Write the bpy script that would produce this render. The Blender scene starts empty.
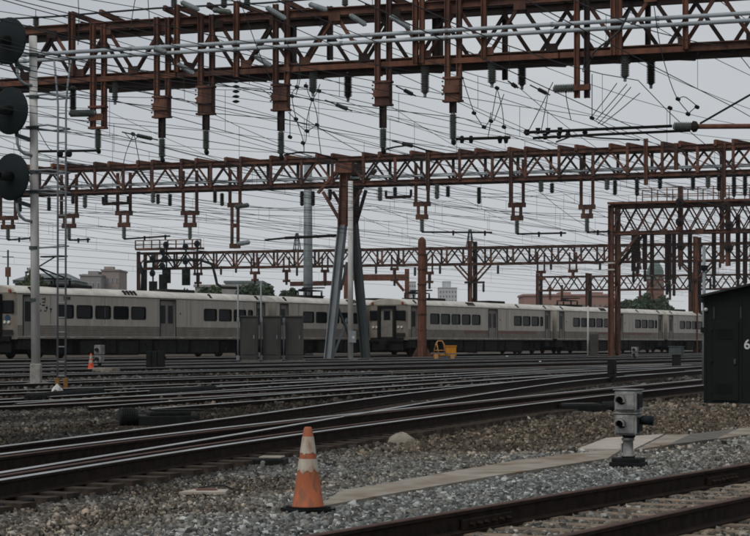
import bpy, math, random
import numpy as np
from mathutils import Vector
random.seed(7); rng = np.random.default_rng(7)
SC = bpy.context.scene
COL = SC.collection

# ------------------------------------------------------------------ camera, sky, sun, exposure
F = 2000.0                      # focal length in photograph pixels (750 px wide)
EYE = 1.5
cam_d = bpy.data.cameras.new('camera'); cam = bpy.data.objects.new('camera', cam_d); COL.objects.link(cam)
cam.location = (0, 0, EYE); cam.rotation_euler = (math.pi/2, 0, 0)
cam_d.sensor_width = 36; cam_d.lens = 36*F/750; cam_d.shift_y = 75/750
cam_d.clip_start = 0.5; cam_d.clip_end = 8000
SC.camera = cam

SUN_EL, SUN_AZ = 52, 215        # degrees; azimuth clockwise from +Y: behind the camera, to the left
W = bpy.data.worlds.new('World'); SC.world = W; W.use_nodes = True
nt = W.node_tree; nt.nodes.clear()
sky = nt.nodes.new('ShaderNodeTexSky'); sky.sky_type = 'NISHITA'; sky.sun_disc = False
sky.sun_elevation = math.radians(SUN_EL); sky.sun_rotation = math.radians(SUN_AZ)
sky.air_density = 1.0; sky.dust_density = 4.0
hs = nt.nodes.new('ShaderNodeHueSaturation'); hs.inputs['Saturation'].default_value = 0.25
sc_ = nt.nodes.new('ShaderNodeVectorMath'); sc_.operation = 'SCALE'; sc_.inputs['Scale'].default_value = 0.08
tc = nt.nodes.new('ShaderNodeTexCoord'); mp = nt.nodes.new('ShaderNodeMapping'); mp.inputs['Scale'].default_value = (1, 1, 3.2)
nz = nt.nodes.new('ShaderNodeTexNoise'); nz.inputs['Scale'].default_value = 4.5; nz.inputs['Detail'].default_value = 5
cr = nt.nodes.new('ShaderNodeValToRGB')
cr.color_ramp.elements[0].position = 0.3; cr.color_ramp.elements[0].color = (0.395, 0.432, 0.478, 1)
cr.color_ramp.elements[1].position = 0.75; cr.color_ramp.elements[1].color = (0.535, 0.562, 0.590, 1)
mx = nt.nodes.new('ShaderNodeMixRGB'); mx.inputs['Fac'].default_value = 0.9     # the cloud deck hides nine tenths of the blue
bg = nt.nodes.new('ShaderNodeBackground'); bg.inputs['Strength'].default_value = 1.0
ow = nt.nodes.new('ShaderNodeOutputWorld')
L = nt.links.new
L(sky.outputs[0], hs.inputs['Color']); L(hs.outputs[0], sc_.inputs[0]); L(sc_.outputs[0], mx.inputs['Color1'])
L(tc.outputs['Generated'], mp.inputs[0]); L(mp.outputs[0], nz.inputs['Vector']); L(nz.outputs['Fac'], cr.inputs[0]); L(cr.outputs[0], mx.inputs['Color2'])
sx = nt.nodes.new('ShaderNodeSeparateXYZ'); hr = nt.nodes.new('ShaderNodeMapRange')      # the overcast pales towards the horizon all round
hr.inputs['From Min'].default_value = 0.0; hr.inputs['From Max'].default_value = 0.20; hr.inputs['To Min'].default_value = 0.75; hr.inputs['To Max'].default_value = 0.0
hm = nt.nodes.new('ShaderNodeMixRGB'); hm.inputs['Color2'].default_value = (0.585, 0.605, 0.622, 1)
L(tc.outputs['Generated'], sx.inputs[0]); L(sx.outputs['Z'], hr.inputs['Value']); L(hr.outputs[0], hm.inputs['Fac']); L(mx.outputs[0], hm.inputs['Color1'])
L(hm.outputs[0], bg.inputs['Color']); L(bg.outputs[0], ow.inputs['Surface'])

sun_d = bpy.data.lights.new('sun', 'SUN'); sun = bpy.data.objects.new('sun', sun_d); COL.objects.link(sun)
sun_d.energy = 1.5; sun_d.angle = math.radians(35); sun_d.color = (1, 0.97, 0.93)
az, el = math.radians(SUN_AZ), math.radians(SUN_EL)
sd = Vector((math.sin(az)*math.cos(el), math.cos(az)*math.cos(el), math.sin(el)))
sun.rotation_euler = sd.to_track_quat('Z', 'Y').to_euler(); sun.location = sd*60

SC.view_settings.view_transform = 'Standard'; SC.view_settings.look = 'None'
SC.view_settings.exposure = 0.08; SC.view_settings.gamma = 1.0; SC.view_settings.use_curve_mapping = False
SC.cycles.use_denoising = True; SC.cycles.filter_width = 1.8
SC.cycles.max_bounces = 6; SC.cycles.volume_bounces = 1

# ------------------------------------------------------------------ helpers
def tag(o, label=None, cat=None, group=None, kind=None):
    if label: o['label'] = label
    if cat: o['category'] = cat
    if group: o['group'] = group
    if kind: o['kind'] = kind
    return o
ORI = {}
def thing(name, loc, label, cat, group=None, kind=None, rotz=0.0):
    o = bpy.data.objects.new(name, None); COL.objects.link(o)
    o.location = loc; o.rotation_euler = (0, 0, rotz); o.empty_display_size = 0.3
    ORI[o.name] = Vector(loc) if rotz == 0.0 else Vector((0, 0, 0))
    return tag(o, label, cat, group, kind)
def V(*a): return Vector(a)
class MB:
    def __init__(s): s.v = []; s.f = []; s.m = []
    def add(s, vs, fs, mi=0):
        k = len(s.v); s.v += [tuple(x) for x in vs]; s.f += [tuple(i+k for i in f) for f in fs]; s.m += [mi]*len(fs); return s
    def box(s, x0, x1, y0, y1, z0, z1, mi=0):
        return s.add([(x0,y0,z0),(x1,y0,z0),(x1,y1,z0),(x0,y1,z0),(x0,y0,z1),(x1,y0,z1),(x1,y1,z1),(x0,y1,z1)],
                     [(0,3,2,1),(4,5,6,7),(0,1,5,4),(1,2,6,5),(2,3,7,6),(3,0,4,7)], mi)
    def frame(s, a, b, up=(0,0,1)):
        a = Vector(a); b = Vector(b); t = (b-a).normalized(); u = Vector(up)
        if abs(t.dot(u)) > 0.98: u = Vector((0.349, 0.937, 0))
        r = t.cross(u).normalized(); u = r.cross(t).normalized(); return a, b, t, r, u
    def prof(s, a, b, pr, up=(0,0,1), mi=0):
        a, b, t, r, u = s.frame(a, b, up); n = len(pr)
        vs = [a+r*x+u*y for x, y in pr]+[b+r*x+u*y for x, y in pr]
        fs = [(i, (i+1) % n, (i+1) % n+n, i+n) for i in range(n)]+[tuple(range(n-1, -1, -1)), tuple(range(n, 2*n))]
        return s.add(vs, fs, mi)
    def beam(s, a, b, w, h, up=(0,0,1), mi=0):
        return s.prof(a, b, [(-w/2,-h/2),(w/2,-h/2),(w/2,h/2),(-w/2,h/2)], up, mi)
    def ibeam(s, a, b, w, h, t=0.03, up=(0,0,1), mi=0):
        s.beam_off(a, b, w, t, h/2-t/2, up, mi); s.beam_off(a, b, w, t, -h/2+t/2, up, mi); return s.beam(a, b, t, h-2*t-0.002, up, mi)
    def beam_off(s, a, b, w, h, dy, up=(0,0,1), mi=0):
        return s.prof(a, b, [(-w/2,dy-h/2),(w/2,dy-h/2),(w/2,dy+h/2),(-w/2,dy+h/2)], up, mi)
    def angle(s, a, b, w, t=0.025, up=(0,0,1), mi=0):
        return s.prof(a, b, [(-w/2,-w/2),(w/2,-w/2),(w/2,-w/2+t),(-w/2+t,-w/2+t),(-w/2+t,w/2),(-w/2,w/2)], up, mi)
    def tube(s, pts, r, n=6, mi=0, caps=True):
        pts = [Vector(p) for p in pts]; m = len(pts); vs = []
        rr = r if isinstance(r, (list, tuple)) else [r]*m
        for i, p in enumerate(pts):
            t = (pts[min(i+1, m-1)]-pts[max(i-1, 0)]).normalized()
            u = Vector((0, 0, 1)) if abs(t.z) < 0.95 else Vector((1, 0, 0))
            x = t.cross(u).normalized(); y = x.cross(t)
            vs += [p+(x*math.cos(2*math.pi*k/n)+y*math.sin(2*math.pi*k/n))*rr[i] for k in range(n)]
        fs = [(i*n+k, i*n+(k+1) % n, (i+1)*n+(k+1) % n, (i+1)*n+k) for i in range(m-1) for k in range(n)]
        if caps: fs += [tuple(range(n-1, -1, -1)), tuple(range((m-1)*n, m*n))]
        return s.add(vs, fs, mi)
    def lathe(s, a, b, prof, n=10, mi=0):          # prof: (fraction along a-b, radius)
        a = Vector(a); b = Vector(b)
        return s.tube2([a.lerp(b, f) for f, r in prof], [r for f, r in prof], (b-a).normalized(), n, mi)
    def tube2(s, pts, rr, t, n, mi):
        u = Vector((0, 0, 1)) if abs(t.z) < 0.95 else Vector((1, 0, 0)); x = t.cross(u).normalized(); y = x.cross(t); vs = []
        for p, r in zip(pts, rr): vs += [p+(x*math.cos(2*math.pi*k/n)+y*math.sin(2*math.pi*k/n))*r for k in range(n)]
        m = len(pts)
        fs = [(i*n+k, i*n+(k+1) % n, (i+1)*n+(k+1) % n, (i+1)*n+k) for i in range(m-1) for k in range(n)]
        fs += [tuple(range(n-1, -1, -1)), tuple(range((m-1)*n, m*n))]
        return s.add(vs, fs, mi)
    def insul(s, a, b, r=0.11, pitch=0.055, mi=0):
        ln = (Vector(b)-Vector(a)).length; k = max(3, int(ln/pitch)); pr = [(0, r*0.5)]
        for i in range(k):
            f0 = 0.05+0.9*i/k; st = 0.9/k; pr += [(f0, r*0.62), (f0+st*0.35, r), (f0+st*0.6, r*0.95), (f0+st*0.95, r*0.62)]
        pr.append((1, r*0.4)); return s.lathe(a, b, pr, 10, mi)
    def build(s, name, mats, parent=None, smooth=False, origin=None, bevel=0):
        me = bpy.data.meshes.new(name)
        o = origin if origin is not None else (ORI.get(root_of(parent).name, Vector((0,0,0))) if parent else Vector((0,0,0)))
        vs = [(x-o[0], y-o[1], z-o[2]) for x, y, z in s.v]
        me.from_pydata(vs, [], s.f)
        mats = mats if isinstance(mats, (list, tuple)) else [mats]
        for m in mats: me.materials.append(m)
        if len(mats) > 1: me.polygons.foreach_set('material_index', s.m)
        if smooth: me.polygons.foreach_set('use_smooth', [True]*len(s.f))
        me.update()
        ob = bpy.data.objects.new(name, me); COL.objects.link(ob)
        if parent: ob.parent = parent
        elif origin is not None: ob.location = origin
        if bevel:
            b = ob.modifiers.new('edge', 'BEVEL'); b.width = bevel; b.segments = 2; b.limit_method = 'ANGLE'; b.angle_limit = 0.7
        return ob
def root_of(o):
    while o.parent: o = o.parent
    return o
def copy_tree(o, parent=None):
    c = o.copy(); COL.objects.link(c); c.parent = parent
    ORI[c.name] = ORI.get(o.name, Vector((0,0,0)))
    for ch in list(o.children): copy_tree(ch, c)
    return c

# ------------------------------------------------------------------ materials
def mat(name, c1, c2=None, rough=0.7, metal=0.0, scale=6.0, stretch=(1,1,1), bump=0.0, detail=6, lo=0.38, hi=0.66, spec=0.18, c3=None, s3=0.7):
    m = bpy.data.materials.new(name); m.use_nodes = True; t = m.node_tree; b = t.nodes['Principled BSDF']
    b.inputs['Roughness'].default_value = rough; b.inputs['Metallic'].default_value = metal
    b.inputs['Specular IOR Level'].default_value = spec
    b.inputs['Base Color'].default_value = (*c1, 1)
    if c2 or bump:
        g = t.nodes.new('ShaderNodeNewGeometry'); mp = t.nodes.new('ShaderNodeMapping'); mp.inputs['Scale'].default_value = stretch
        n = t.nodes.new('ShaderNodeTexNoise'); n.inputs['Scale'].default_value = scale; n.inputs['Detail'].default_value = detail
        n.inputs['Roughness'].default_value = 0.62
        t.links.new(g.outputs['Position'], mp.inputs[0]); t.links.new(mp.outputs[0], n.inputs['Vector'])
        if c2:
            r = t.nodes.new('ShaderNodeValToRGB'); e = r.color_ramp.elements
            e[0].position = lo; e[0].color = (*c1, 1); e[1].position = hi; e[1].color = (*c2, 1)
            t.links.new(n.outputs['Fac'], r.inputs[0]); out = r.outputs[0]
            if c3:
                n2 = t.nodes.new('ShaderNodeTexNoise'); n2.inputs['Scale'].default_value = s3; n2.inputs['Detail'].default_value = 7
                t.links.new(mp.outputs[0], n2.inputs['Vector'])
                r2 = t.nodes.new('ShaderNodeValToRGB'); r2.color_ramp.elements[0].position = 0.5; r2.color_ramp.elements[1].position = 0.62
                t.links.new(n2.outputs['Fac'], r2.inputs[0])
                x = t.nodes.new('ShaderNodeMixRGB'); x.inputs['Color2'].default_value = (*c3, 1)
                t.links.new(r2.outputs[0], x.inputs['Fac']); t.links.new(out, x.inputs['Color1']); out = x.outputs[0]
            t.links.new(out, b.inputs['Base Color'])
        if bump:
            bp = t.nodes.new('ShaderNodeBump'); bp.inputs['Strength'].default_value = bump; bp.inputs['Distance'].default_value = 0.02
            t.links.new(n.outputs['Fac'], bp.inputs['Height']); t.links.new(bp.outputs[0], b.inputs['Normal'])
    return m
M = {}
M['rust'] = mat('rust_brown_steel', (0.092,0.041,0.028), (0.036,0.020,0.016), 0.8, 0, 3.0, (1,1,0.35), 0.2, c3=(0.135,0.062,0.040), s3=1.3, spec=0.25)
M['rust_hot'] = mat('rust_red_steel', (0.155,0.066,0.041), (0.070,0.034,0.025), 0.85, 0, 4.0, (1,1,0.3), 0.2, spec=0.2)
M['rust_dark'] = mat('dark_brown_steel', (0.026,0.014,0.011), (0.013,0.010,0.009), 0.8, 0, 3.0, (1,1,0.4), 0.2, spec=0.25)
M['iron'] = mat('black_iron', (0.006,0.007,0.0075), (0.014,0.014,0.013), 0.6, 0, 7.0, bump=0.15, spec=0.1)
M['wire'] = mat('dark_wire', (0.022,0.024,0.026), None, 0.6)
M['galv'] = mat('galvanised_grey', (0.16,0.18,0.19), (0.24,0.26,0.27), 0.55, 0.2, 3.0, (1,1,0.3), 0.1)
M['galv_dark'] = mat('weathered_green_steel', (0.045,0.058,0.058), (0.075,0.085,0.085), 0.65, 0.1, 3.0, (1,1,0.3), 0.1)
M['white_paint'] = mat('chalky_white_paint', (0.50,0.50,0.48), (0.36,0.35,0.33), 0.7, 0, 3.5, (1,1,0.25), 0.1)
M['mast_base'] = mat('grimy_white_casting', (0.30,0.29,0.265), (0.17,0.16,0.145), 0.75, 0, 4.0, bump=0.15)
M['pipe'] = mat('pale_conduit', (0.40,0.44,0.46), (0.27,0.30,0.32), 0.5, 0.2, 2.0, (0.4,0.4,1), 0.05)
M['ins'] = mat('grey_green_porcelain', (0.085,0.10,0.092), (0.14,0.155,0.14), 0.4, 0, 5.0, spec=0.3)
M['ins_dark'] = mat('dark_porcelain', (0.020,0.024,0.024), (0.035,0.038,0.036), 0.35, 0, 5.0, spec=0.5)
M['ins_pale'] = mat('pale_porcelain', (0.27,0.30,0.31), (0.17,0.19,0.19), 0.45, 0, 5.0, spec=0.3)
M['target'] = mat('dark_teal_paint', (0.006,0.011,0.013), (0.011,0.016,0.018), 0.6, 0, 4.0, bump=0.05, spec=0.12)
M['steel'] = mat('worn_rail_head', (0.55,0.54,0.52), (0.34,0.33,0.31), 0.36, 0.8, 2.0, (0.3,0.3,1))
M['railrust'] = mat('rusty_rail_side', (0.030,0.020,0.015), (0.013,0.010,0.009), 0.85, 0, 9.0, bump=0.3, spec=0.06)
M['railbrown'] = mat('brown_rail_head', (0.085,0.043,0.032), (0.045,0.028,0.022), 0.7, 0.1, 6.0, bump=0.2)
M['tie'] = mat('oily_timber', (0.030,0.023,0.018), (0.060,0.044,0.033), 0.9, 0, 8.0, (1,1,1), 0.5)
M['tie_pale'] = mat('dry_pale_timber', (0.24,0.18,0.13), (0.085,0.066,0.050), 0.95, 0, 3.0, (1,1,1), 0.5)
M['conc'] = mat('dusty_concrete', (0.20,0.17,0.135), (0.29,0.265,0.225), 0.95, 0, 2.0, bump=0.35, c3=(0.165,0.125,0.088), s3=1.4)
M['conc_pale'] = mat('pale_concrete', (0.40,0.36,0.315), (0.28,0.24,0.20), 0.95, 0, 4.0, bump=0.25)
M['conc_dark'] = mat('stained_concrete', (0.13,0.12,0.105), (0.075,0.068,0.06), 0.95, 0, 4.0, bump=0.3)
M['rubber'] = mat('black_rubber', (0.005,0.0055,0.006), (0.012,0.012,0.012), 0.75, 0, 9.0, spec=0.1)
M['orange'] = mat('faded_orange_plastic', (0.36,0.108,0.048), (0.28,0.085,0.040), 0.65, 0, 7.0, (1,1,0.5), bump=0.2, c3=(0.22,0.085,0.048), s3=16.0)
M['orange_new'] = mat('bright_orange_plastic', (0.65,0.085,0.03), (0.5,0.07,0.03), 0.5, 0, 6.0)
M['band'] = mat('scuffed_white_band', (0.36,0.31,0.25), (0.46,0.41,0.345), 0.65, 0, 12.0, (1,1,0.4), c3=(0.29,0.17,0.11), s3=10.0)
M['cast'] = mat('grey_cast_metal', (0.20,0.20,0.195), (0.13,0.13,0.125), 0.6, 0.25, 9.0, bump=0.15, c3=(0.28,0.28,0.27), s3=6.0)
M['shed'] = mat('near_black_green_paint', (0.0085,0.0105,0.0105), (0.011,0.013,0.012), 0.6, 0, 2.0, (1,1,0.4), 0.05, spec=0.07)
M['shed_roof'] = mat('dark_grey_roof', (0.018,0.019,0.020), (0.030,0.031,0.031), 0.7, 0, 4.0, bump=0.15)
M['white'] = mat('white_lettering', (0.55,0.55,0.54), (0.35,0.35,0.34), 0.7, 0, 25.0)
M['cabinet'] = mat('dark_grey_cabinet', (0.042,0.042,0.040), (0.064,0.062,0.057), 0.55, 0.2, 2.0, (1,1,0.3), 0.05)
M['yellow'] = mat('safety_yellow', (0.62,0.26,0.018), (0.48,0.20,0.02), 0.5, 0, 6.0)
M['ochre'] = mat('rusty_ochre_paint', (0.24,0.115,0.03), (0.13,0.065,0.025), 0.7, 0, 9.0)
M['orange_tube'] = mat('pale_orange_tube', (0.55,0.30,0.10), (0.42,0.22,0.08), 0.55, 0, 6.0)
# trains
M['inox'] = mat('dull_stainless_steel', (0.46,0.425,0.37), (0.325,0.297,0.255), 0.36, 0.35, 1.6, (1.6,1.6,0.16), 0.03, c3=(0.395,0.36,0.31), s3=0.5)
M['inox_roof'] = mat('pale_train_roof', (0.58,0.55,0.50), (0.42,0.39,0.335), 0.5, 0.0, 1.2, (1,1,1), 0.04)
M['inox_band'] = mat('grimy_fluted_steel', (0.15,0.132,0.108), (0.225,0.20,0.165), 0.5, 0.2, 1.5, (1,1,1), 0.04)
M['glass'] = mat('tinted_window_glass', (0.006,0.008,0.009), None, 0.08, 0, spec=0.05)
M['gasket'] = mat('black_window_gasket', (0.008,0.008,0.008), None, 0.6, spec=0.06)
M['doorm'] = mat('brushed_door_steel', (0.22,0.205,0.18), (0.15,0.14,0.125), 0.45, 0.2, 1.5)
M['under'] = mat('sooty_underframe', (0.008,0.008,0.008), (0.016,0.015,0.014), 0.85, 0, 4.0, spec=0.05)
M['under_grey'] = mat('dusty_equipment_case', (0.026,0.026,0.025), (0.014,0.014,0.013), 0.8, 0, 4.0, spec=0.06)
M['red_stripe'] = mat('faded_red_stripe', (0.21,0.10,0.07), (0.16,0.095,0.075), 0.6, 0, 1.0)
M['blue'] = mat('blue_emblem', (0.018,0.05,0.10), None, 0.5)
M['lens'] = mat('headlight_glass', (0.5,0.5,0.47), None, 0.15)
M['redlens'] = mat('red_lens', (0.20,0.045,0.025), None, 0.3)
# far
M['brick_pink'] = mat('pale_red_brick', (0.30,0.17,0.14), (0.25,0.15,0.125), 0.9, 0, 0.4)
M['brick_far'] = mat('brown_brick', (0.20,0.10,0.075), (0.15,0.08,0.065), 0.9, 0, 0.4)
M['copper'] = mat('verdigris_copper', (0.115,0.165,0.15), (0.09,0.13,0.12), 0.7, 0, 0.6)
M['stucco'] = mat('grey_stucco', (0.25,0.24,0.23), (0.20,0.19,0.185), 0.9, 0, 0.4)
M['stucco2'] = mat('rosy_stucco', (0.27,0.22,0.20), (0.22,0.18,0.165), 0.9, 0, 0.4)
M['stucco_pale'] = mat('pale_stucco', (0.42,0.43,0.44), (0.36,0.37,0.38), 0.9, 0, 0.4)
M['roof_far'] = mat('slate_green_roof', (0.14,0.16,0.16), (0.10,0.12,0.12), 0.8, 0, 0.6)
M['farglass'] = mat('far_window_glass', (0.11,0.12,0.125), None, 0.4)
M['leaf'] = mat('leaf_green', (0.045,0.075,0.028), (0.075,0.105,0.042), 0.7, 0, 0.8)
M['leaf_dark'] = mat('dark_leaf_green', (0.030,0.056,0.032), (0.048,0.075,0.040), 0.7, 0, 0.8)
M['bark'] = mat('bark', (0.06,0.045,0.035), None, 0.9)

# stones: colour from a per-face attribute
def stone_mat():
    m = bpy.data.materials.new('ballast_stone'); m.use_nodes = True; t = m.node_tree; b = t.nodes['Principled BSDF']
    a = t.nodes.new('ShaderNodeAttribute'); a.attribute_name = 'stone_colour'
    g = t.nodes.new('ShaderNodeNewGeometry'); n = t.nodes.new('ShaderNodeTexNoise'); n.inputs['Scale'].default_value = 60; n.inputs['Detail'].default_value = 3
    x = t.nodes.new('ShaderNodeMixRGB'); x.blend_type = 'MULTIPLY'; x.inputs['Fac'].default_value = 0.5
    t.links.new(g.outputs['Position'], n.inputs['Vector']); t.links.new(a.outputs['Color'], x.inputs['Color1']); t.links.new(n.outputs['Fac'], x.inputs['Color2'])
    t.links.new(x.outputs[0], b.inputs['Base Color']); b.inputs['Roughness'].default_value = 0.9; b.inputs['Specular IOR Level'].default_value = 0.1
    return m
M['stone'] = stone_mat()
def ground_mat():
    m = bpy.data.materials.new('cindery_ground'); m.use_nodes = True; t = m.node_tree; b = t.nodes['Principled BSDF']
    g = t.nodes.new('ShaderNodeNewGeometry')
    def noise(sc, de=8, ro=0.65):
        n = t.nodes.new('ShaderNodeTexNoise'); n.inputs['Scale'].default_value = sc; n.inputs['Detail'].default_value = de; n.inputs['Roughness'].default_value = ro
        t.links.new(g.outputs['Position'], n.inputs['Vector']); return n
    n1 = noise(0.35); n2 = noise(14.0, 6, 0.8)
    r1 = t.nodes.new('ShaderNodeValToRGB'); e = r1.color_ramp.elements
    e[0].position = 0.35; e[0].color = (0.034,0.028,0.021,1); e[1].position = 0.68; e[1].color = (0.098,0.076,0.053,1)
    r2 = t.nodes.new('ShaderNodeValToRGB'); e = r2.color_ramp.elements
    e[0].position = 0.3; e[0].color = (0.35,0.35,0.36,1); e[1].position = 0.72; e[1].color = (1.4,1.38,1.34,1)
    x = t.nodes.new('ShaderNodeMixRGB'); x.blend_type = 'MULTIPLY'; x.inputs['Fac'].default_value = 1
    t.links.new(n1.outputs['Fac'], r1.inputs[0]); t.links.new(n2.outputs['Fac'], r2.inputs[0])
    t.links.new(r1.outputs[0], x.inputs['Color1']); t.links.new(r2.outputs[0], x.inputs['Color2']); t.links.new(x.outputs[0], b.inputs['Base Color'])
    bp = t.nodes.new('ShaderNodeBump'); bp.inputs['Strength'].default_value = 0.8; bp.inputs['Distance'].default_value = 0.04
    t.links.new(n2.outputs['Fac'], bp.inputs['Height']); t.links.new(bp.outputs[0], b.inputs['Normal'])
    b.inputs['Roughness'].default_value = 0.95; b.inputs['Specular IOR Level'].default_value = 0.15
    return m
M['ground'] = ground_mat()

# ------------------------------------------------------------------ the yard's own axes: q runs along the tracks, p across them, away from the camera
SN, CS = 0.462, 0.887
def PQ(p, q): return (-CS*p+SN*q, SN*p+CS*q)           # -> X, Y
def pq_of(X, Y): return (SN*Y-CS*X, SN*X+CS*Y)
GMAX = 0.47
def gz(p):                                               # the yard rises gently away from the camera
    if p < 12: return 0.0
    return min(1.0, (p-12)/48)*GMAX
def gzv(p): return np.clip((p-12)/48, 0, 1)*GMAX
def hit(x, y, h=0.0):                                    # a point h above the yard, seen at photograph position x, y
    d = 40.0
    for _ in range(40):
        X = (x-375)*d/F; z = gz(pq_of(X, d)[0])+h; d2 = (EYE-z)*F/(y-343); d = 0.5*d+0.5*d2
    X = (x-375)*d/F
    return Vector((X, d, gz(pq_of(X, d)[0])+h))
def at(x, y, d): return Vector(((x-375)*d/F, d, EYE-(y-343)*d/F))

def ground():
    def axis(breaks):
        out = []
        for a, b, st in breaks: out += list(np.arange(a, b, st))
        return np.array(out+[breaks[-1][1]])
    ps = axis([(-3000,-200,400),(-200,-20,30),(-20,2,2),(2,34,0.25),(34,70,1.0),(70,200,10),(200,1000,100),(1000,5000,500)])
    qs = axis([(-3000,-100,400),(-100,4,8),(4,60,0.35),(60,110,2),(110,300,10),(300,1000,100),(1000,5000,500)])
    P, Q = np.meshgrid(ps, qs, indexing='ij')
    near = ((P > 3) & (P < 34) & (Q > 5) & (Q < 75)).astype(float)
    bump = (np.sin(P*1.7+Q*0.6)*np.sin(Q*0.9-P*0.4)+0.6*np.sin(P*4.1-Q*1.3)*np.sin(Q*2.7+1))*0.016
    Z = gzv(P)-0.035+bump*near
    Z = np.where((P < -40) | (P > 150) | (Q < -80) | (Q > 400), Z, Z)
    X = -CS*P+SN*Q; Y = SN*P+CS*Q
    n, m = P.shape
    vs = np.stack([X, Y, Z], -1).reshape(-1, 3)
    i = np.arange(n-1)[:, None]*m+np.arange(m-1)[None, :]
    fs = np.stack([i, i+1, i+m+1, i+m], -1).reshape(-1, 4)      # wound so that normals point up
    me = bpy.data.meshes.new('ground'); me.from_pydata(vs.tolist(), [], fs.tolist()); me.materials.append(M['ground'])
    me.polygons.foreach_set('use_smooth', [True]*len(me.polygons)); me.update()
    if me.polygons[0].normal.z < 0: me.flip_normals()
    o = bpy.data.objects.new('ground', me); COL.objects.link(o)
    tag(o, 'dark cindery dirt of the railway yard under all the tracks', None, None, 'structure')
ground()

# ------------------------------------------------------------------ tracks
RH = 0.18
RAILP = [(-0.07,0),(0.07,0),(0.07,0.012),(0.012,0.028),(0.012,0.135),(0.036,0.145),(0.036,0.172),(0.026,0.18),(-0.026,0.18),(-0.036,0.172),(-0.036,0.145),(-0.012,0.135),(-0.012,0.028),(-0.07,0.012)]
RAILS = []            # (q array, p array) of every rail, for keeping stones clear
def smooth(pts, step=1.0):
    pts = sorted(pts, key=lambda t: t[1]); q = np.array([t[1] for t in pts]); p = np.array([t[0] for t in pts])
    qq = np.arange(q[0], q[-1]+step*0.5, step); pp = np.interp(qq, q, p)
    k = np.ones(9)/9; pad = 4
    for _ in range(3):
        e = np.concatenate([pp[0]-(pp[1]-pp[0])*np.arange(pad, 0, -1), pp, pp[-1]+(pp[-1]-pp[-2])*np.arange(1, pad+1)])
        pp = np.convolve(e, k, 'valid')
    return qq, pp
def extend(qp, back, fwd, step=1.0):
    q, p = qp; s0 = (p[2]-p[0])/(q[2]-q[0]); s1 = (p[-1]-p[-3])/(q[-1]-q[-3])
    a = np.arange(q[0]-back, q[0]-step*0.3, step); b = np.arange(q[-1]+step, q[-1]+fwd, step)
    return np.concatenate([a, q, b]), np.concatenate([p[0]+(a-q[0])*s0, p, p[-1]+(b-q[-1])*s1])
def traced(px, back=8, fwd=80, h0=0.0):
    pts = [pq_of(*hit(x, y, RH+h0)[:2]) for x, y in px]
    return extend(smooth(pts), back, fwd)
def shifted(qp, d): return qp[0], qp[1]+d
def straight(p, q0=-10, q1=420, step=6): q = np.arange(q0, q1, step*1.0); return q, np.full(len(q), float(p))
def rail(qp, parent, head, h0=0.0, k=1.0):
    q, p = qp; mb = MB(); n = len(RAILP)
    for i in range(len(q)):
        j0, j1 = max(i-1, 0), min(i+1, len(q)-1); sl = (p[j1]-p[j0])/(q[j1]-q[j0]); nn = 1/math.sqrt(1+sl*sl)
        z = gz(p[i])+h0
        for x, y in RAILP:                                # offset across the rail
            X, Y = PQ(p[i]+x*k*nn, q[i]-x*k*sl*nn); mb.v.append((X, Y, z+y))
    for i in range(len(q)-1):
        for a in range(n):
            b = (a+1) % n; mb.f.append((i*n+a, i*n+b, (i+1)*n+b, (i+1)*n+a)); mb.m.append(1 if a in (6, 7, 8) else 0)
    mb.f += [tuple(range(n)), tuple(range(len(mb.v)-1, len(mb.v)-n-1, -1))]; mb.m += [0, 0]
    RAILS.append((q, p))
    return mb.build('rail', [M['railrust'], head], parent)
TIES = []
def ties(qa, qb, parent, m, q0, q1, each=True, sp=0.56, ext=0.45, h=0.0):
    qs = np.arange(q0, q1, sp); allmb = MB()
    for q in qs:
        q_ = q+random.uniform(-.03, .03); pa = np.interp(q_, *qa); pb = np.interp(q_, *qb)
        lo, hi = min(pa, pb)-ext+random.uniform(-.06, .06), max(pa, pb)+ext+random.uniform(-.06, .06); w = 0.11
        sk = random.uniform(-.03, .03)
        mb = MB() if each else allmb; vs = []
        for zz in (-0.15, 0.0):
            for p_, q2 in ((lo, q_-w-sk), (hi, q_-w+sk), (hi, q_+w+sk), (lo, q_+w-sk)):
                X, Y = PQ(p_, q2); vs.append((X, Y, gz((pa+pb)/2)+zz+h-0.002+(0.004 if zz == 0 else 0)*0))
        mb.add(vs, [(0,3,2,1),(4,5,6,7),(0,1,5,4),(1,2,6,5),(2,3,7,6),(3,0,4,7)])
        TIES.append((q_, lo, hi))
        if each:
            # tie plates under both rails
            mb.build('tie', m, parent)
    if not each: tag(allmb.build('ties', m, parent), kind='stuff')
def track(label, qa, qb, head, tie_m=None, tq=None, each=True, group=None, far=None, h0=0.0):
    o = PQ(float(np.interp(30, *qa)), 30.0)
    t = thing('railway_track', (o[0], o[1], 0), label, 'track', group)
    rail(qa, t, head, h0); rail(qb, t, head, h0)
    if tq: ties(qa, qb, t, tie_m, tq[0], tq[1], each, h=h0)
    if far: ties(qa, qb, t, tie_m, far[0], far[1], False, 0.6, h=h0)
    return t
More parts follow.
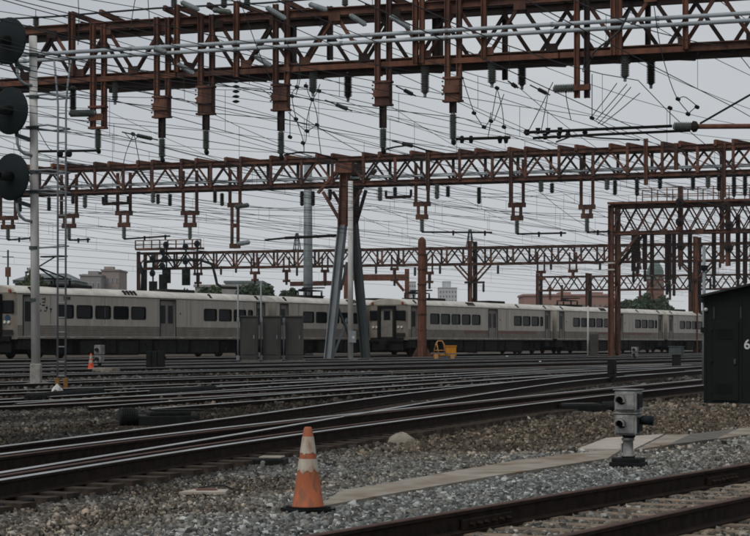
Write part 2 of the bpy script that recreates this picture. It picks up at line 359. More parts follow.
# the track at the bottom right
n_a = traced([(300,536),(400,518),(560,491.5),(750,463)], 6, 30, 0.02); n_b = shifted(n_a, -1.505)
T1 = track('rusty brown track with dry pale timber ties in the bottom right corner', n_a, n_b, M['railbrown'], M['tie_pale'], (8, 34), h0=0.02)
def joint_bar(qp, x, y, half, side):
    h = hit(x, y, 0.1); q0 = pq_of(h.x, h.y)[1]; p0 = float(np.interp(q0, *qp)); mb = MB()
    p1 = float(np.interp(q0+1, *qp))-p0
    a = PQ(p0+side*0.035-p1*half, q0-half); b = PQ(p0+side*0.035+p1*half, q0+half); z = gz(p0)
    mb.beam((a[0], a[1], z+0.083), (b[0], b[1], z+0.083), 0.03, 0.085)
    o = mb.build('joint_bar', M['railrust'], T1, bevel=0.006)
    for k in (-.75, -.45, -.15, .15, .45, .75):
        c = PQ(p0+side*0.055+p1*half*k, q0+half*k); nb = MB(); e = PQ(p0+side*0.095+p1*half*k, q0+half*k)
        nb.lathe((c[0], c[1], z+0.083), (e[0], e[1], z+0.083), [(0, .02), (0.6, .02), (0.62, .013), (1, .013)], 6); nb.build('bolt', M['railrust'], o)
joint_bar(n_a, 447, 517, 0.45, -1); joint_bar(n_a, 703, 477, 0.45, -1)
# the ladder of curved tracks in the middle ground
HT = 0.06                                         # these tracks stand a little proud, tie ends bare
a2 = traced([(0,479),(190,447),(380,423),(570,398.5),(703,385)], 8, 60, HT); b2 = traced([(0,453.5),(190,429.7),(380,410.7),(570,391.5),(703,379)], 8, 60, HT)
T2 = track('curved track with shiny rail heads running just behind the traffic cone', a2, b2, M['steel'], M['tie'], (14, 52), True, None, (52.3, 80), HT)
a3 = traced([(0,472),(190,441),(300,424.5),(380,409),(570,380.5),(703,370)], 8, 60, HT); b3 = traced([(0,446),(190,422.5),(250,416),(380,395.7),(570,375.5),(703,366)], 8, 60, HT)
T3 = track('track branching through a turnout across the middle of the yard', a3, b3, M['steel'], M['tie'], None, h0=HT)
tq3 = np.arange(26, 70, .58)
ties(a3, b3, T3, M['tie'], 33, 70, True, h=HT)
for base_, dp_ in ((a2, .24), (b2, -.24)):
    k_ = (base_[0] > 13) & (base_[0] < 62); g_ = rail((base_[0][k_], base_[1][k_]+dp_), T2, M['railbrown'], HT); g_.name = 'guard_rail'
HL = -0.075                                       # and these lie deep in fines
a4 = traced([(0,406.5),(190,397.8),(380,387),(570,374),(703,368)], 8, 90, HL); b4 = shifted(a4, 1.5)
T4 = track('track with shiny rails passing behind the black switch machine', a4, b4, M['steel'], None, h0=HL)
a5 = traced([(60,400.5),(217,390.5),(380,380),(570,369.5),(703,364)], 2, 90, HL); b5 = shifted(a5, 1.5)
k_ = (a4[0] > 20) & (a4[0] < 90); g_ = rail((a4[0][k_], a4[1][k_]+.26), T4, M['railbrown'], HL); g_.name = 'guard_rail'
T5 = track('track that starts beside the black corrugated duct', a5, b5, M['steel'], None, h0=HL)
a6 = traced([(0,393.5),(190,386.5),(380,379),(570,370.8),(703,366.5)], 4, 90, HL); track('crossover track cutting between the curved and the straight tracks', a6, shifted(a6, 1.5), M['steel'], None, h0=HL)
a7 = traced([(150,408.5),(300,397.5),(380,391.5),(570,377.5),(703,371.5)], 0, 60, HL); track('short connecting track starting beside the switch machine', a7, shifted(a7, 1.5), M['steel'], None, h0=HL)
GT = 'straight tracks in the middle distance'
for p_, lab in ((35.0, 'straight track beside the white signal mast base'), (41.4, 'straight track just beyond the signal mast'), (47.0, 'straight track in front of the grey cabinets'),
                (52.0, 'second track in front of the parked trains'), (56.6, 'first track in front of the parked trains')):
    qa = straight(p_, 0, 420)
    track(lab, qa, shifted(qa, 1.5), M['steel'], None, None, True, GT, None, HL+.02)
PB, PA = 62.3, 65.9                          # near sides of train B and train A
for pc, lab in ((PB+1.6, 'track under the train whose cab faces us behind the column'), (PA+1.6, 'track under the long train at the left edge')):
    qa = straight(pc-0.75, 40, 420); track(lab, qa, shifted(qa, 1.5), M['steel'], None, None, True, GT)

# ------------------------------------------------------------------ path of slabs and the ballast stones
SLABS = []
def path():
    root = thing('path', tuple(hit(500, 468)), 'dusty strip of pale concrete slabs beside the near track', None, None, 'structure')
    def slab(corners, h, m):
        c = [hit(x, y, 0.0) for x, y in corners]; mb = MB(); n = len(c)
        vs = [(v.x, v.y, v.z-0.08) for v in c]+[(v.x, v.y, v.z+h) for v in c]
        mb.add(vs, [tuple(range(n-1, -1, -1)), tuple(range(n, 2*n))]+[(i, (i+1) % n, (i+1) % n+n, i+n) for i in range(n)])
        SLABS.append([(v.x, v.y) for v in c])
        mb.build('slab', m, root)
    slab([(318,511),(372,501),(393,485.5),(340,494.5)], .038, M['conc'])
    slab([(372,501),(433,490),(452,474.5),(393,485.5)], .038, M['conc'])
    slab([(433,490),(501,478),(518,463),(452,474.5)], .038, M['conc'])
    slab([(501,478),(561,468.5),(581,455.5),(518,463)], .038, M['conc'])
    slab([(561,468.5),(608,461),(626,449),(581,455.5)], .038, M['conc'])
    slab([(578,452),(634,452.5),(664,437),(606,441)], .048, M['conc_pale'])
    slab([(636,452.5),(668,447.5),(690,436.5),(666,437)], .038, M['conc'])
    slab([(668,447.5),(717,441),(739,430.5),(690,436.5)], .038, M['conc_dark'])
    slab([(717,441),(778,433),(796,423),(739,430.5)], .038, M['conc'])
path()
def in_poly(X, Y, poly):
    ins = np.zeros(len(X), bool); n = len(poly)
    for i in range(n):
        x0, y0 = poly[i]; x1, y1 = poly[(i+1) % n]
        c = ((y0 > Y) != (y1 > Y)) & (X < (x1-x0)*(Y-y0)/(y1-y0+1e-12)+x0); ins ^= c
    return ins
def vnoise(x, y, seed):
    r = np.random.default_rng(seed); t = r.random((64, 64)); xi = np.floor(x).astype(int); yi = np.floor(y).astype(int)
    fx = x-xi; fy = y-yi; fx = fx*fx*(3-2*fx); fy = fy*fy*(3-2*fy)
    g = lambda a, b: t[a % 64, b % 64]
    return (g(xi, yi)*(1-fx)+g(xi+1, yi)*fx)*(1-fy)+(g(xi, yi+1)*(1-fx)+g(xi+1, yi+1)*fx)*fy
def stones(name, d0, d1, dens, size, label):
    area = 0.245*2*(d1*d1-d0*d0)/2*2; N = int(dens*area/2)
    d = np.sqrt(rng.random(N)*(d1*d1-d0*d0)+d0*d0); X = (rng.random(N)*2-1)*0.245*d; Y = d
    p = SN*Y-CS*X; q = SN*X+CS*Y; keep = np.ones(N, bool)
    for qq, pp in RAILS:
        keep &= (np.abs(p-np.interp(q, qq, pp)) > 0.10) | (q < qq[0]) | (q > qq[-1])
    for pl in SLABS: keep &= ~(in_poly(X, Y, pl) & (rng.random(N) < 0.945))
    tq = np.array([t[0] for t in TIES]); tl = np.array([t[1] for t in TIES]); th = np.array([t[2] for t in TIES])
    o = np.argsort(tq); tq, tl, th = tq[o], tl[o], th[o]
    near1 = p < 11
    for k in range(len(tq)):
        pass
    # fewer stones on top of ties
    j = np.searchsorted(tq, q)
    on = np.zeros(N, bool)
    for w in range(-6, 7):
        jj = np.clip(j+w, 0, len(tq)-1); on |= (np.abs(q-tq[jj]) < 0.115) & (p > tl[jj]) & (p < th[jj])
    keep &= ~(on & (rng.random(N) < np.where(p < 11, 0.58, 0.86)))
    # patchy: thin where dirt shows; the strip between the path and the curved track is mostly brown dirt
    pr = np.interp(q, *a2); pn = vnoise(p*0.55+9, q*0.22+3, 5)*0.6+vnoise(p*1.7, q*0.9, 6)*0.4
    strip = np.clip((p-10.4)/0.8, 0, 1)*np.clip((pr-0.3-p)/0.5, 0, 1)*np.clip((q-21)/5, 0, 1)
    dirt = np.clip(np.clip((pn-0.50)*5, 0, 1)*np.clip((p-8.6)/1.2, 0, 1)+strip*np.clip((pn-0.22)*3.2, 0, 0.95), 0, 1)
    keep &= rng.random(N) > dirt*0.70
    X, Y, p, q, dirt = X[keep], Y[keep], p[keep], q[keep], dirt[keep]; N = len(X)
    sz = size*np.exp(rng.normal(0, 0.36, N))*(1-0.25*dirt); sz = np.clip(sz, size*0.4, size*2.1)
    an = np.array([0, 2.094, 4.189]); base = np.concatenate([np.stack([np.cos(an)*.62, np.sin(an)*.62, np.full(3, -.5)], 1), np.stack([np.cos(an+1.047)*.5, np.sin(an+1.047)*.5, np.full(3, .45)], 1)])
    v = base[None]+rng.normal(0, 0.13, (N, 6, 3))
    v *= sz[:, None, None]*np.stack([rng.uniform(0.8, 1.35, N), rng.uniform(0.7, 1.1, N), rng.uniform(0.5, 0.95, N)], -1)[:, None, :]
    th_ = rng.random(N)*6.283; ti = rng.normal(0, 0.35, N); c, s = np.cos(ti), np.sin(ti)
    x, z = v[..., 0]*c[:, None]-v[..., 2]*s[:, None], v[..., 0]*s[:, None]+v[..., 2]*c[:, None]; y = v[..., 1]
    c, s = np.cos(th_), np.sin(th_); X3 = x*c[:, None]-y*s[:, None]+X[:, None]; Y3 = x*s[:, None]+y*c[:, None]+Y[:, None]
    Z3 = z+(gzv(p)-0.028+rng.random(N)*0.03)[:, None]+sz[:, None]*0.12
    vs = np.stack([X3, Y3, Z3], -1).reshape(-1, 3)
    fb = np.array([(3,4,5),(0,1,3),(1,4,3),(1,2,4),(2,5,4),(2,0,5),(0,3,5)])
    fs = (fb[None]+6*np.arange(N)[:, None, None]).reshape(-1, 3)
    # colours: blue-grey clean stone by the near track, browner and dirtier further over
    clean = np.clip(1.0-np.abs(p-9.2)/3.0, 0, 1); strip = strip[keep]; br = np.clip(0.1+0.75*vnoise(p*0.4+2, q*0.15+7, 9)-0.30*clean+dirt*0.4+strip*0.45+rng.normal(0, .18, N), 0, 1)
    lum = np.clip(np.exp(rng.normal(-1.76, 0.60, N)), 0.025, 0.6)*(0.76+0.30*clean)*(1-0.25*dirt)
    oil = np.clip((p-np.interp(q, *a2)+1.0)/0.8, 0, 1); lum = lum*(1-0.76*oil*np.clip(vnoise(p*0.8, q*0.35, 12)*1.6, 0.55, 1))   # oily and sooty between the busy tracks
    grey = np.array([0.95, 1.0, 0.97]); brown = np.array([1.14, 0.92, 0.68])
    colr = lum[:, None]*(grey[None]*(1-br[:, None])+brown[None]*br[:, None])
    nf = len(fb); cc = np.repeat(np.concatenate([colr, np.ones((N, 1))], 1), nf, 0)
    me = bpy.data.meshes.new(name); me.vertices.add(len(vs)); me.vertices.foreach_set('co', vs.ravel())
    me.loops.add(len(fs)*3); me.polygons.add(len(fs)); me.polygons.foreach_set('loop_start', np.arange(len(fs))*3)
    me.loops.foreach_set('vertex_index', fs.ravel()); me.update(calc_edges=True)
    a = me.attributes.new('stone_colour', 'FLOAT_COLOR', 'FACE'); a.data.foreach_set('color', cc.astype(np.float32).ravel())
    me.materials.append(M['stone']); ob = bpy.data.objects.new(name, me); COL.objects.link(ob)
    tag(ob, label, 'gravel', None, 'stuff')
stones('gravel', 12.5, 27, 1400, 0.031, 'loose grey ballast stones in the foreground around the cone')
stones('gravel', 27, 44, 330, 0.047, 'dirty brown and grey ballast between the middle tracks')
stones('gravel', 44, 85, 34, 0.08, 'coarse dark ballast in the middle distance')

# ------------------------------------------------------------------ foreground things
def traffic_cone(x, y, h, label, m_or, worn, group):
    o = hit(x, y, 0.012); k = h/0.75; t = thing('traffic_cone', tuple(o), label, 'cone', group)
    z = o.z; mb = MB()
    for w, z0, z1 in ((0.20, 0, 0.028), (0.165, 0.0285, 0.042)):
        c = w*k; ch = 0.05*k; a = 0.5
        pts = [(-c, -c+ch), (-c+ch, -c), (c-ch, -c), (c, -c+ch), (c, c-ch), (c-ch, c), (-c+ch, c), (-c, c-ch)]
        pts = [(px*math.cos(a)-py*math.sin(a), px*math.sin(a)+py*math.cos(a)) for px, py in pts]
        mb.add([(o.x+px, o.y+py, z+z0*k) for px, py in pts]+[(o.x+px, o.y+py, z+z1*k) for px, py in pts],
               [tuple(range(7, -1, -1)), tuple(range(8, 16))]+[(i, (i+1) % 8, (i+1) % 8+8, i+8) for i in range(8)])
    mb.build('base', M['rubber'], t)
    R = lambda f: (0.142+(0.036-0.142)*f)*k
    def seg(f0, f1, nm, m, off=0.0, jag=None):
        mb = MB(); n = 28; vs = []; rows = 5
        for r in range(rows+1):
            for i in range(n):
                f = f0+(f1-f0)*r/rows
                if jag and r == 0: f += jag*(0.5*math.sin(i*1.9)+0.5*math.sin(i*0.83+1))*0.5+jag*random.uniform(-.3, .3)
                a = 2*math.pi*i/n; rr = R(f)+off; vs.append((o.x+rr*math.cos(a), o.y+rr*math.sin(a), z+0.042*k+f*(h-0.042*k)))
        fs = [(r*n+i, r*n+(i+1) % n, (r+1)*n+(i+1) % n, (r+1)*n+i) for r in range(rows) for i in range(n)]
        mb.add(vs, fs); return mb.build(nm, m, t, True)
    b = MB(); b.lathe((o.x, o.y, z+0.0425*k), (o.x, o.y, z+h), [(0, R(0)+.012*k), (0.012, R(0)), (0.35, R(.35)), (0.7, R(.7)), (0.975, R(.975)), (1, R(1)*0.75)], 28); b.build('cone_body', m_or, t, True)
    seg(0.44, 0.60, 'reflective_band', M['band'], 0.003*k, 0.05 if worn else None); seg(0.67, 0.88, 'reflective_band', M['band'], 0.003*k, 0.03 if worn else None)
    return t
traffic_cone(308, 511, 0.745, 'worn orange traffic cone with two scuffed white bands on the gravel', M['orange'], True, None)
traffic_cone(91, 371, 0.71, 'small bright orange cone beside the far dwarf signal', M['orange_new'], False, None)

def rotpt(o, ax, l, m, z): return (o.x+ax[0]*l-ax[1]*m, o.y+ax[1]*l+ax[0]*m, o.z+z)   # l along ax, m to its left
class LB(MB):                                   # mesh builder in a thing's own axes
    def __init__(s, o, ax): super().__init__(); s.o = o; s.ax = ax
    def lbox(s, l0, l1, m0, m1, z0, z1, mi=0):
        k = len(s.v); s.box(l0, l1, m0, m1, z0, z1, mi)
        s.v[k:] = [rotpt(s.o, s.ax, *v) for v in s.v[k:]]; return s
    def P(s, l, m, z): return rotpt(s.o, s.ax, l, m, z)
TRK = (SN, CS); ACR = (CS, -SN)                 # along the tracks; across them, to the right

def dwarf_signal():
    o = hit(628, 466, 0.02); t = thing('dwarf_signal', tuple(o), 'grey two-headed dwarf signal on a black base beside the near track', 'signal')
    ax = (0.90, -0.436)                          # its face looks towards us and a little left
    b = LB(o, ax); b.lbox(-.19, .20, -.15, .15, 0, .05).lbox(-.165, .175, -.13, .13, .05, .10).lbox(-.06, .07, -.06, .06, .10, .115); b.build('base', M['iron'], t, bevel=0.008)
    b = LB(o, ax); b.lathe(b.P(0, 0, .113), b.P(0, 0, .40), [(0, .085), (.08, .085), (.1, .066), (.66, .062), (.68, .078), (.78, .078), (.8, .045), (1, .045)], 16); ped = b.build('pedestal', M['cast'], t, True)
    b = LB(o, ax); b.lbox(-.075, -.06, -.05, .05, .16, .27); b.build('access_plate', M['cast'], ped)
    b = LB(o, ax); b.lathe(b.P(0.01, 0, .335), b.P(0.01, 0, .385), [(0, .055), (.3, .08), (1, .075)], 14); b.build('collar', M['iron'], t)
    for k, z0 in enumerate((.372, .655)):
        b = LB(o, ax); b.lbox(-.135, .145, -.12, .13, z0, z0+.255); hd = b.build('signal_head', M['cast'], t, bevel=0.022)
        b = LB(o, ax); b.lbox(-.15, .16, -.131, .141, z0+.256, z0+.272); b.build('lid', M['cast'], hd, bevel=0.006)
        b = LB(o, ax); b.lbox(-.115, .12, -.137, -.118, z0+.025, z0+.225); b.build('face_plate', M['cast'], hd, bevel=0.006)
        b = LB(o, ax); c = (-.035, -.137, z0+.135)
        n = 14; vs = []                            # lens hood: an open half tube
        for i in range(n+1):
            a = math.radians(-20+220*i/n)
            for rr, m_ in ((.058, c[1]), (.058, c[1]-.10), (.05, c[1]-.10), (.05, c[1])): vs.append(b.P(c[0]+rr*math.cos(a), m_, c[2]+rr*math.sin(a)))
        fs = [(i*4+j, i*4+(j+1) % 4, (i+1)*4+(j+1) % 4, (i+1)*4+j) for i in range(n) for j in range(4)]+[(0,1,2,3), (n*4+3,n*4+2,n*4+1,n*4)]
        b.add(vs, fs); b.build('lens_hood', M['cast'], hd, True)
        b = LB(o, ax); b.lathe(b.P(c[0], c[1]+.002, c[2]), b.P(c[0], c[1]-.02, c[2]), [(0, .05), (.6, .047), (1, .03)], 14); b.build('lens', M['iron'], hd, True)
        b = LB(o, ax); b.lbox(.146, .156, -.06, .09, z0+.05, z0+.21).lbox(.146, .166, -.09, -.07, z0+.03, z0+.22); b.build('hinge', M['iron'], hd)
    b = LB(o, ax)
    b.lathe(b.P(.15, .03, .56), b.P(.30, .045, .545), [(0, .035), (.15, .055), (1, .058)], 14); b.build('side_hood', M['target'], t, True)
dwarf_signal()

def shed():
    o = hit(704, 405.5, -0.03); t = thing('signal_shed', tuple(o), 'near-black metal signal hut with a gabled roof and white number at right edge', 'hut')
    ax = ACR; w, ln, hh = 2.6, 3.6, 2.60
    b = LB(o, ax); b.lbox(0, w, 0, ln, 0.06, hh)
    b.add([b.P(0, 0, hh), b.P(w, 0, hh), b.P(w/2, 0, hh+.26), b.P(0, ln, hh), b.P(w, ln, hh), b.P(w/2, ln, hh+.26)], [(0,1,2), (5,4,3), (0,2,5,3), (1,4,5,2), (0,3,4,1)])
    b.build('wall', M['shed'], t)
    b = LB(o, ax); b.lbox(-.06, w+.06, -.06, ln+.06, -0.05, .055); b.build('plinth', M['conc_dark'], t, bevel=0.01)
    for s in (-1, 1):
        b = LB(o, ax); x0, x1 = (-.10, w/2) if s < 0 else (w+.10, w/2); z0, z1 = hh-.012, hh+.285; vs = []
        for m_ in (-.22, ln+.22): vs += [b.P(x0, m_, z0), b.P(x1, m_, z1), b.P(x1, m_, z1+.05), b.P(x0, m_, z0+.05)]
        fs = [(0,1,2,3), (7,6,5,4), (0,4,5,1), (1,5,6,2), (2,6,7,3), (3,7,4,0)]
        b.add(vs, fs); b.build('roof_panel', M['shed_roof'], t)
    b = LB(o, ax); b.lbox(.22, .86, -.035, -.004, .12, 2.02); dr = b.build('door', M['shed'], t, bevel=0.008)
    for z in (.35, 1.1, 1.85):
        b = LB(o, ax); b.lbox(.15, .24, -.06, -.036, z-.05, z+.05); b.build('hinge', M['iron'], dr)
    b = LB(o, ax); b.lbox(.76, .81, -.085, -.037, 1.0, 1.12); b.build('handle', M['cabinet'], dr, bevel=0.006)
    for i in range(5):
        b = LB(o, ax); b.lbox(.32, .72, -.052, -.037, .30+i*.055, .33+i*.055); b.build('louvre', M['shed'], dr)
    for i in range(5):
        b = LB(o, ax); b.lbox(.32, .72, -.052, -.037, 1.60+i*.055, 1.63+i*.055); b.build('louvre', M['shed'], dr)
    for x in (.0, .885, 2.54):
        b = LB(o, ax); b.lbox(x, x+.06, -.018, -.003, .06, hh); b.build('corner_trim' if x != .885 else 'wall_seam', M['shed'], t)
    for x in (.24, .90):
        b = LB(o, ax); b.lbox(x, x+.03, -.03, -.019, 2.08, 2.36); b.build('vent_strip', M['cabinet'], t)
    b = LB(o, ax); b.lathe(b.P(.06, -.02, 2.30), b.P(.06, -.10, 2.30), [(0, .045), (.6, .045), (1, .02)], 10); b.build('lamp', M['white'], t)
    b = LB(o, ax); b.lbox(1.35, 2.3, -.03, -.004, .12, 2.02); b.build('door', M['shed'], t, bevel=0.008)
    cu = bpy.data.curves.new('number', 'FONT'); cu.body = '6'; cu.size = 0.32; cu.extrude = 0.003; cu.space_character = 1.1
    ob = bpy.data.objects.new('number', cu); COL.objects.link(ob); cu.materials.append(M['white']); cu.offset = 0.006
    bpy.context.view_layer.update(); me_ = bpy.data.meshes.new_from_object(ob); bpy.data.objects.remove(ob); ob = bpy.data.objects.new('number', me_); COL.objects.link(ob)
    ob.parent = t; pp = Vector(b.P(.985, -.008, 1.36))-Vector(t.location); ob.location = pp
    ob.rotation_euler = (math.pi/2, 0, math.atan2(ax[1], ax[0]))
shed()

def lump(name, c, r, m, label, cat, seed=1, group=None, kind=None, parent=None):
    rr = random.Random(seed); mb = MB(); n, k = 16, 7; vs = []; ph = [rr.uniform(0, 6) for _ in range(6)]
    for j in range(k+1):
        e = j/k*math.pi/2
        for i in range(n):
            a = 2*math.pi*i/n; w = 1+.13*math.sin(2*a+ph[0])+.10*math.sin(3*a+ph[1]+e*2)+.06*math.sin(5*a+ph[2]-e*3)+rr.uniform(-.04, .04)
            vs.append((c[0]+r[0]*math.cos(a)*math.cos(e)*w, c[1]+r[1]*math.sin(a)*math.cos(e)*w, c[2]-.04+(r[2]+.04)*math.sin(e)*(1+.12*math.sin(a*2+ph[3]))))
    mb.add(vs, [(j*n+i, j*n+(i+1) % n, (j+1)*n+(i+1) % n, (j+1)*n+i) for j in range(k) for i in range(n)])
    ob = mb.build(name, m, parent, False, None if parent else Vector(c)); 
    return tag(ob, label, cat, group, kind)
lump('rock', hit(402, 441, 0.03), (0.19, 0.16, 0.12), M['conc'], 'pale rounded lump of concrete lying beside the curved track', 'rock', 3)
for i, (x, y, w, sd_) in enumerate(((527, 419, .09, 5), (455, 421, .10, 6), (446, 424, .07, 7), (600, 383, .13, 8), (463, 423, .06, 12))):
    lump('rock', hit(x, y, 0), (w, w*.8, w*.6), [M['conc_pale'], M['tie_pale'], M['tie_pale'], M['conc'], M['conc']][i],
         ['small white rock at the edge of the brown dirt', 'rusty tan rock close under the curved rail', 'smaller tan rock just left of another under the curved rail', 'pale rock at the foot of the black switch post', 'little dusty rock right of the tan ones by the rail'][i], 'rock', sd_)

for i, (x, y, w) in enumerate(((507,357.5,.30),(513,357.5,.18),(540,362,.15),(574,401,.07),(659,408,.07),(645,417,.06),(690,431,.07),(468,456,.05),(612,470,.045),(720,470,.05))):
    c = hit(x, y, .02); mb = MB(); r4 = random.Random(i+50); n = 6; ring = [(c.x+w*.6*math.cos(k)*r4.uniform(.6, 1.1), c.y+w*.6*math.sin(k)*r4.uniform(.6, 1.1), c.z+w*r4.uniform(0, .35)) for k in [j*1.047 for j in range(6)]]
    mb.add(ring+[(c.x, c.y, c.z+w*.45)], [(k, (k+1) % 6, 6) for k in range(6)]); tag(mb.build('paper_scrap', M['white_paint'], None, origin=c), ['large white scrap of paper below the second train, right of the yellow cart', 'small white scrap touching a larger one below the second train', 'white scrap on the tracks below the middle of the second train', 'white scrap beside the curved rail left of the dwarf signal', 'white scrap on brown dirt left of the dark hut', 'tiny white scrap right of the dwarf signal head', 'white scrap just beyond the pale walkway right of the dwarf signal', 'tiny white scrap on gravel just beyond the middle of the walkway', 'tiny white scrap left of the dwarf signal base', 'tiny white scrap on gravel behind the near rail at right'][i], 'litter', 'paper scraps on the ground')
for i, (x, y, a_) in enumerate(((694,408.5,.2),(702,409.5,-.5))):
    c = hit(x, y, 0); b = LB(c, (math.cos(a_), math.sin(a_))); b.lbox(-.11, .11, -.05, .05, 0, .07); tag(b.build('brick', M['tie_pale'], None, origin=c, bevel=.008), ['tan brick lying left of another at the foot of the dark hut', 'tan brick lying closest to the corner of the dark hut'][i], 'brick')
def junction_box():
    o = hit(270, 467, -0.02); t = thing('junction_box', tuple(o), 'flat black trackside box with a pale lid behind the cone', 'box'); ax = (0.99, -0.12)
    b = LB(o, ax); b.lbox(-.19, .20, -.2, .2, 0, .11); b.build('case', M['iron'], t, bevel=0.015)
    b = LB(o, ax); b.lbox(-.11, .17, -.17, .12, .111, .135); b.build('lid', M['conc'], t, bevel=0.01)
    b = LB(o, ax); b.lathe(b.P(-.05, -.2, .06), b.P(-.05, -.24, .06), [(0, .03), (.7, .03), (1, .02)], 10); b.build('gland', M['cast'], t)
    b = LB(o, ax); b.tube([b.P(-.19, 0, .05), b.P(-.4, .1, .03), b.P(-.7, .3, .05), b.P(-1.1, .35, .02)], .025, 8); b.build('cable', M['rubber'], t, True)
junction_box()
def plank():
    o = hit(203, 494, 0); t = thing('broken_board', tuple(o), 'broken pale board with a red edge lying on the gravel left of the cone', 'board'); ax = (0.995, 0.1)
    b = LB(o, ax); b.add([b.P(*v) for v in [(-.24,-.10,.0),(.22,-.13,.0),(.26,.08,.01),(-.10,.14,.01),(-.24,-.10,.03),(.22,-.13,.03),(.26,.08,.042),(-.10,.14,.04)]],
        [(0,3,2,1),(4,5,6,7),(0,1,5,4),(1,2,6,5),(2,3,7,6),(3,0,4,7)]); b.build('board', M['conc_pale'], t, bevel=0.004)
    b = LB(o, ax); b.lbox(-.07, .14, -.02, .05, .043, .052); b.build('red_strip', M['red_stripe'], t)
    b = LB(o, ax); b.tube([b.P(-.05, .02, .06), b.P(.1, .05, .08), b.P(.22, .14, .07), b.P(.3, .22, .03)], .008, 6); b.build('wire', M['wire'], t)
plank()
def switch_machine():
    o = hit(158, 427, 0); t = thing('switch_machine', tuple(o), 'low black switch machine with a ribbed motor between the left-hand tracks', 'switch machine')
    c = at(158, 420, o.y); ax = (0.966, 0.26)
    L_ = o.y/F; s = lambda px: px*L_/0.966
    b = LB(o, ax); b.lbox(s(-20), s(38), -.32, .32, 0.0, .20).lbox(s(-10), s(30), -.26, .26, .20, .27); b.build('gear_case', M['iron'], t, bevel=0.02)
    b = LB(o, ax)
    b.lathe(b.P(s(-38), 0, .17), b.P(s(-20), 0, .17), [(0, .1), (.02, .15)]+[z for i in range(7) for z in ((.1+i*.12, .165), (.15+i*.12, .165), (.16+i*.12, .145), (.2+i*.12, .145))]+[(1, .15)], 18); b.build('motor', M['iron'], t)
    for l in (s(-5), s(12), s(27)):
        b = LB(o, ax); b.lbox(l, l+.28, -.2, .2, .271, .30); b.build('cover', M['rubber'], t, bevel=0.01)
    b = LB(o, ax); b.tube([b.P(s(30), -.2, .12), b.P(s(30), -1.2, .09)], .025, 8); b.build('throw_rod', M['railrust'], t)
    b = LB(o, ax); b.lbox(s(-42), s(44), -.5, -.3, -.02, .035).lbox(s(-42), s(44), .3, .5, -.02, .035); b.build('tie', M['tie'], t)
switch_machine()
def second_machine():
    o = hit(583, 412, 0); t = thing('switch_machine', tuple(o), 'flat black switch machine in front of the track right of centre', 'switch machine'); ax = (0.93, 0.36)
    b = LB(o, ax); b.lbox(-.55, .45, -.22, .22, 0, .16); b.build('gear_case', M['iron'], t, bevel=0.02)
    b = LB(o, ax); b.lathe(b.P(.45, 0, .1), b.P(.85, 0, .1), [(0, .1), (.1, .12), (.9, .12), (1, .06)], 14); b.build('motor', M['iron'], t)
    b = LB(o, ax); b.lbox(-.45, .3, -.15, .15, .161, .19); b.build('cover', M['cabinet'], t, bevel=0.01)
second_machine()
def duct(x0, y0, x1, y1, label):
    a = hit(x0, y0, .08); b_ = hit(x1, y1, .08); t = thing('corrugated_duct', (a.x, a.y, a.z-.1), label, 'duct'); mb = MB(); n = int((b_-a).length/.16); pr = []
    for i in range(n): pr += [(i/n, .085), ((i+.15)/n, .125), ((i+.6)/n, .125), ((i+.75)/n, .085)]
    pr.append((1, .08)); mb.lathe(a, b_, pr, 10); mb.build('sleeve', M['rubber'], t)
    k = MB(); k.tube([a+(a-b_).normalized()*.01, a+(a-b_).normalized()*.35+V(0,0,-.06), a+(a-b_).normalized()*.7+V(0,.2,-.1)], .03, 8); k.build('cable', M['rubber'], t)
duct(28, 399, 101, 392, 'black corrugated duct lying at the foot of the signal mast')
duct(152, 394.5, 214, 389.5, 'black corrugated duct along the rail, right of the signal mast')
for (x, y, xx, yy) in ((0, 507, 62, 498),):
    a = hit(x, y, .03); b_ = hit(xx, yy, .02); m_ = a.lerp(b_, .5)+V(0, .12, .01)
    mb = MB(); mb.tube([a+V(-.6, -.1, 0), a, m_, b_, b_+V(.3, .2, -.03)], .03, 8); o = mb.build('cable', M['rubber'], None, True, a); tag(o, 'black cable lying on the gravel at the lower left edge', 'cable')

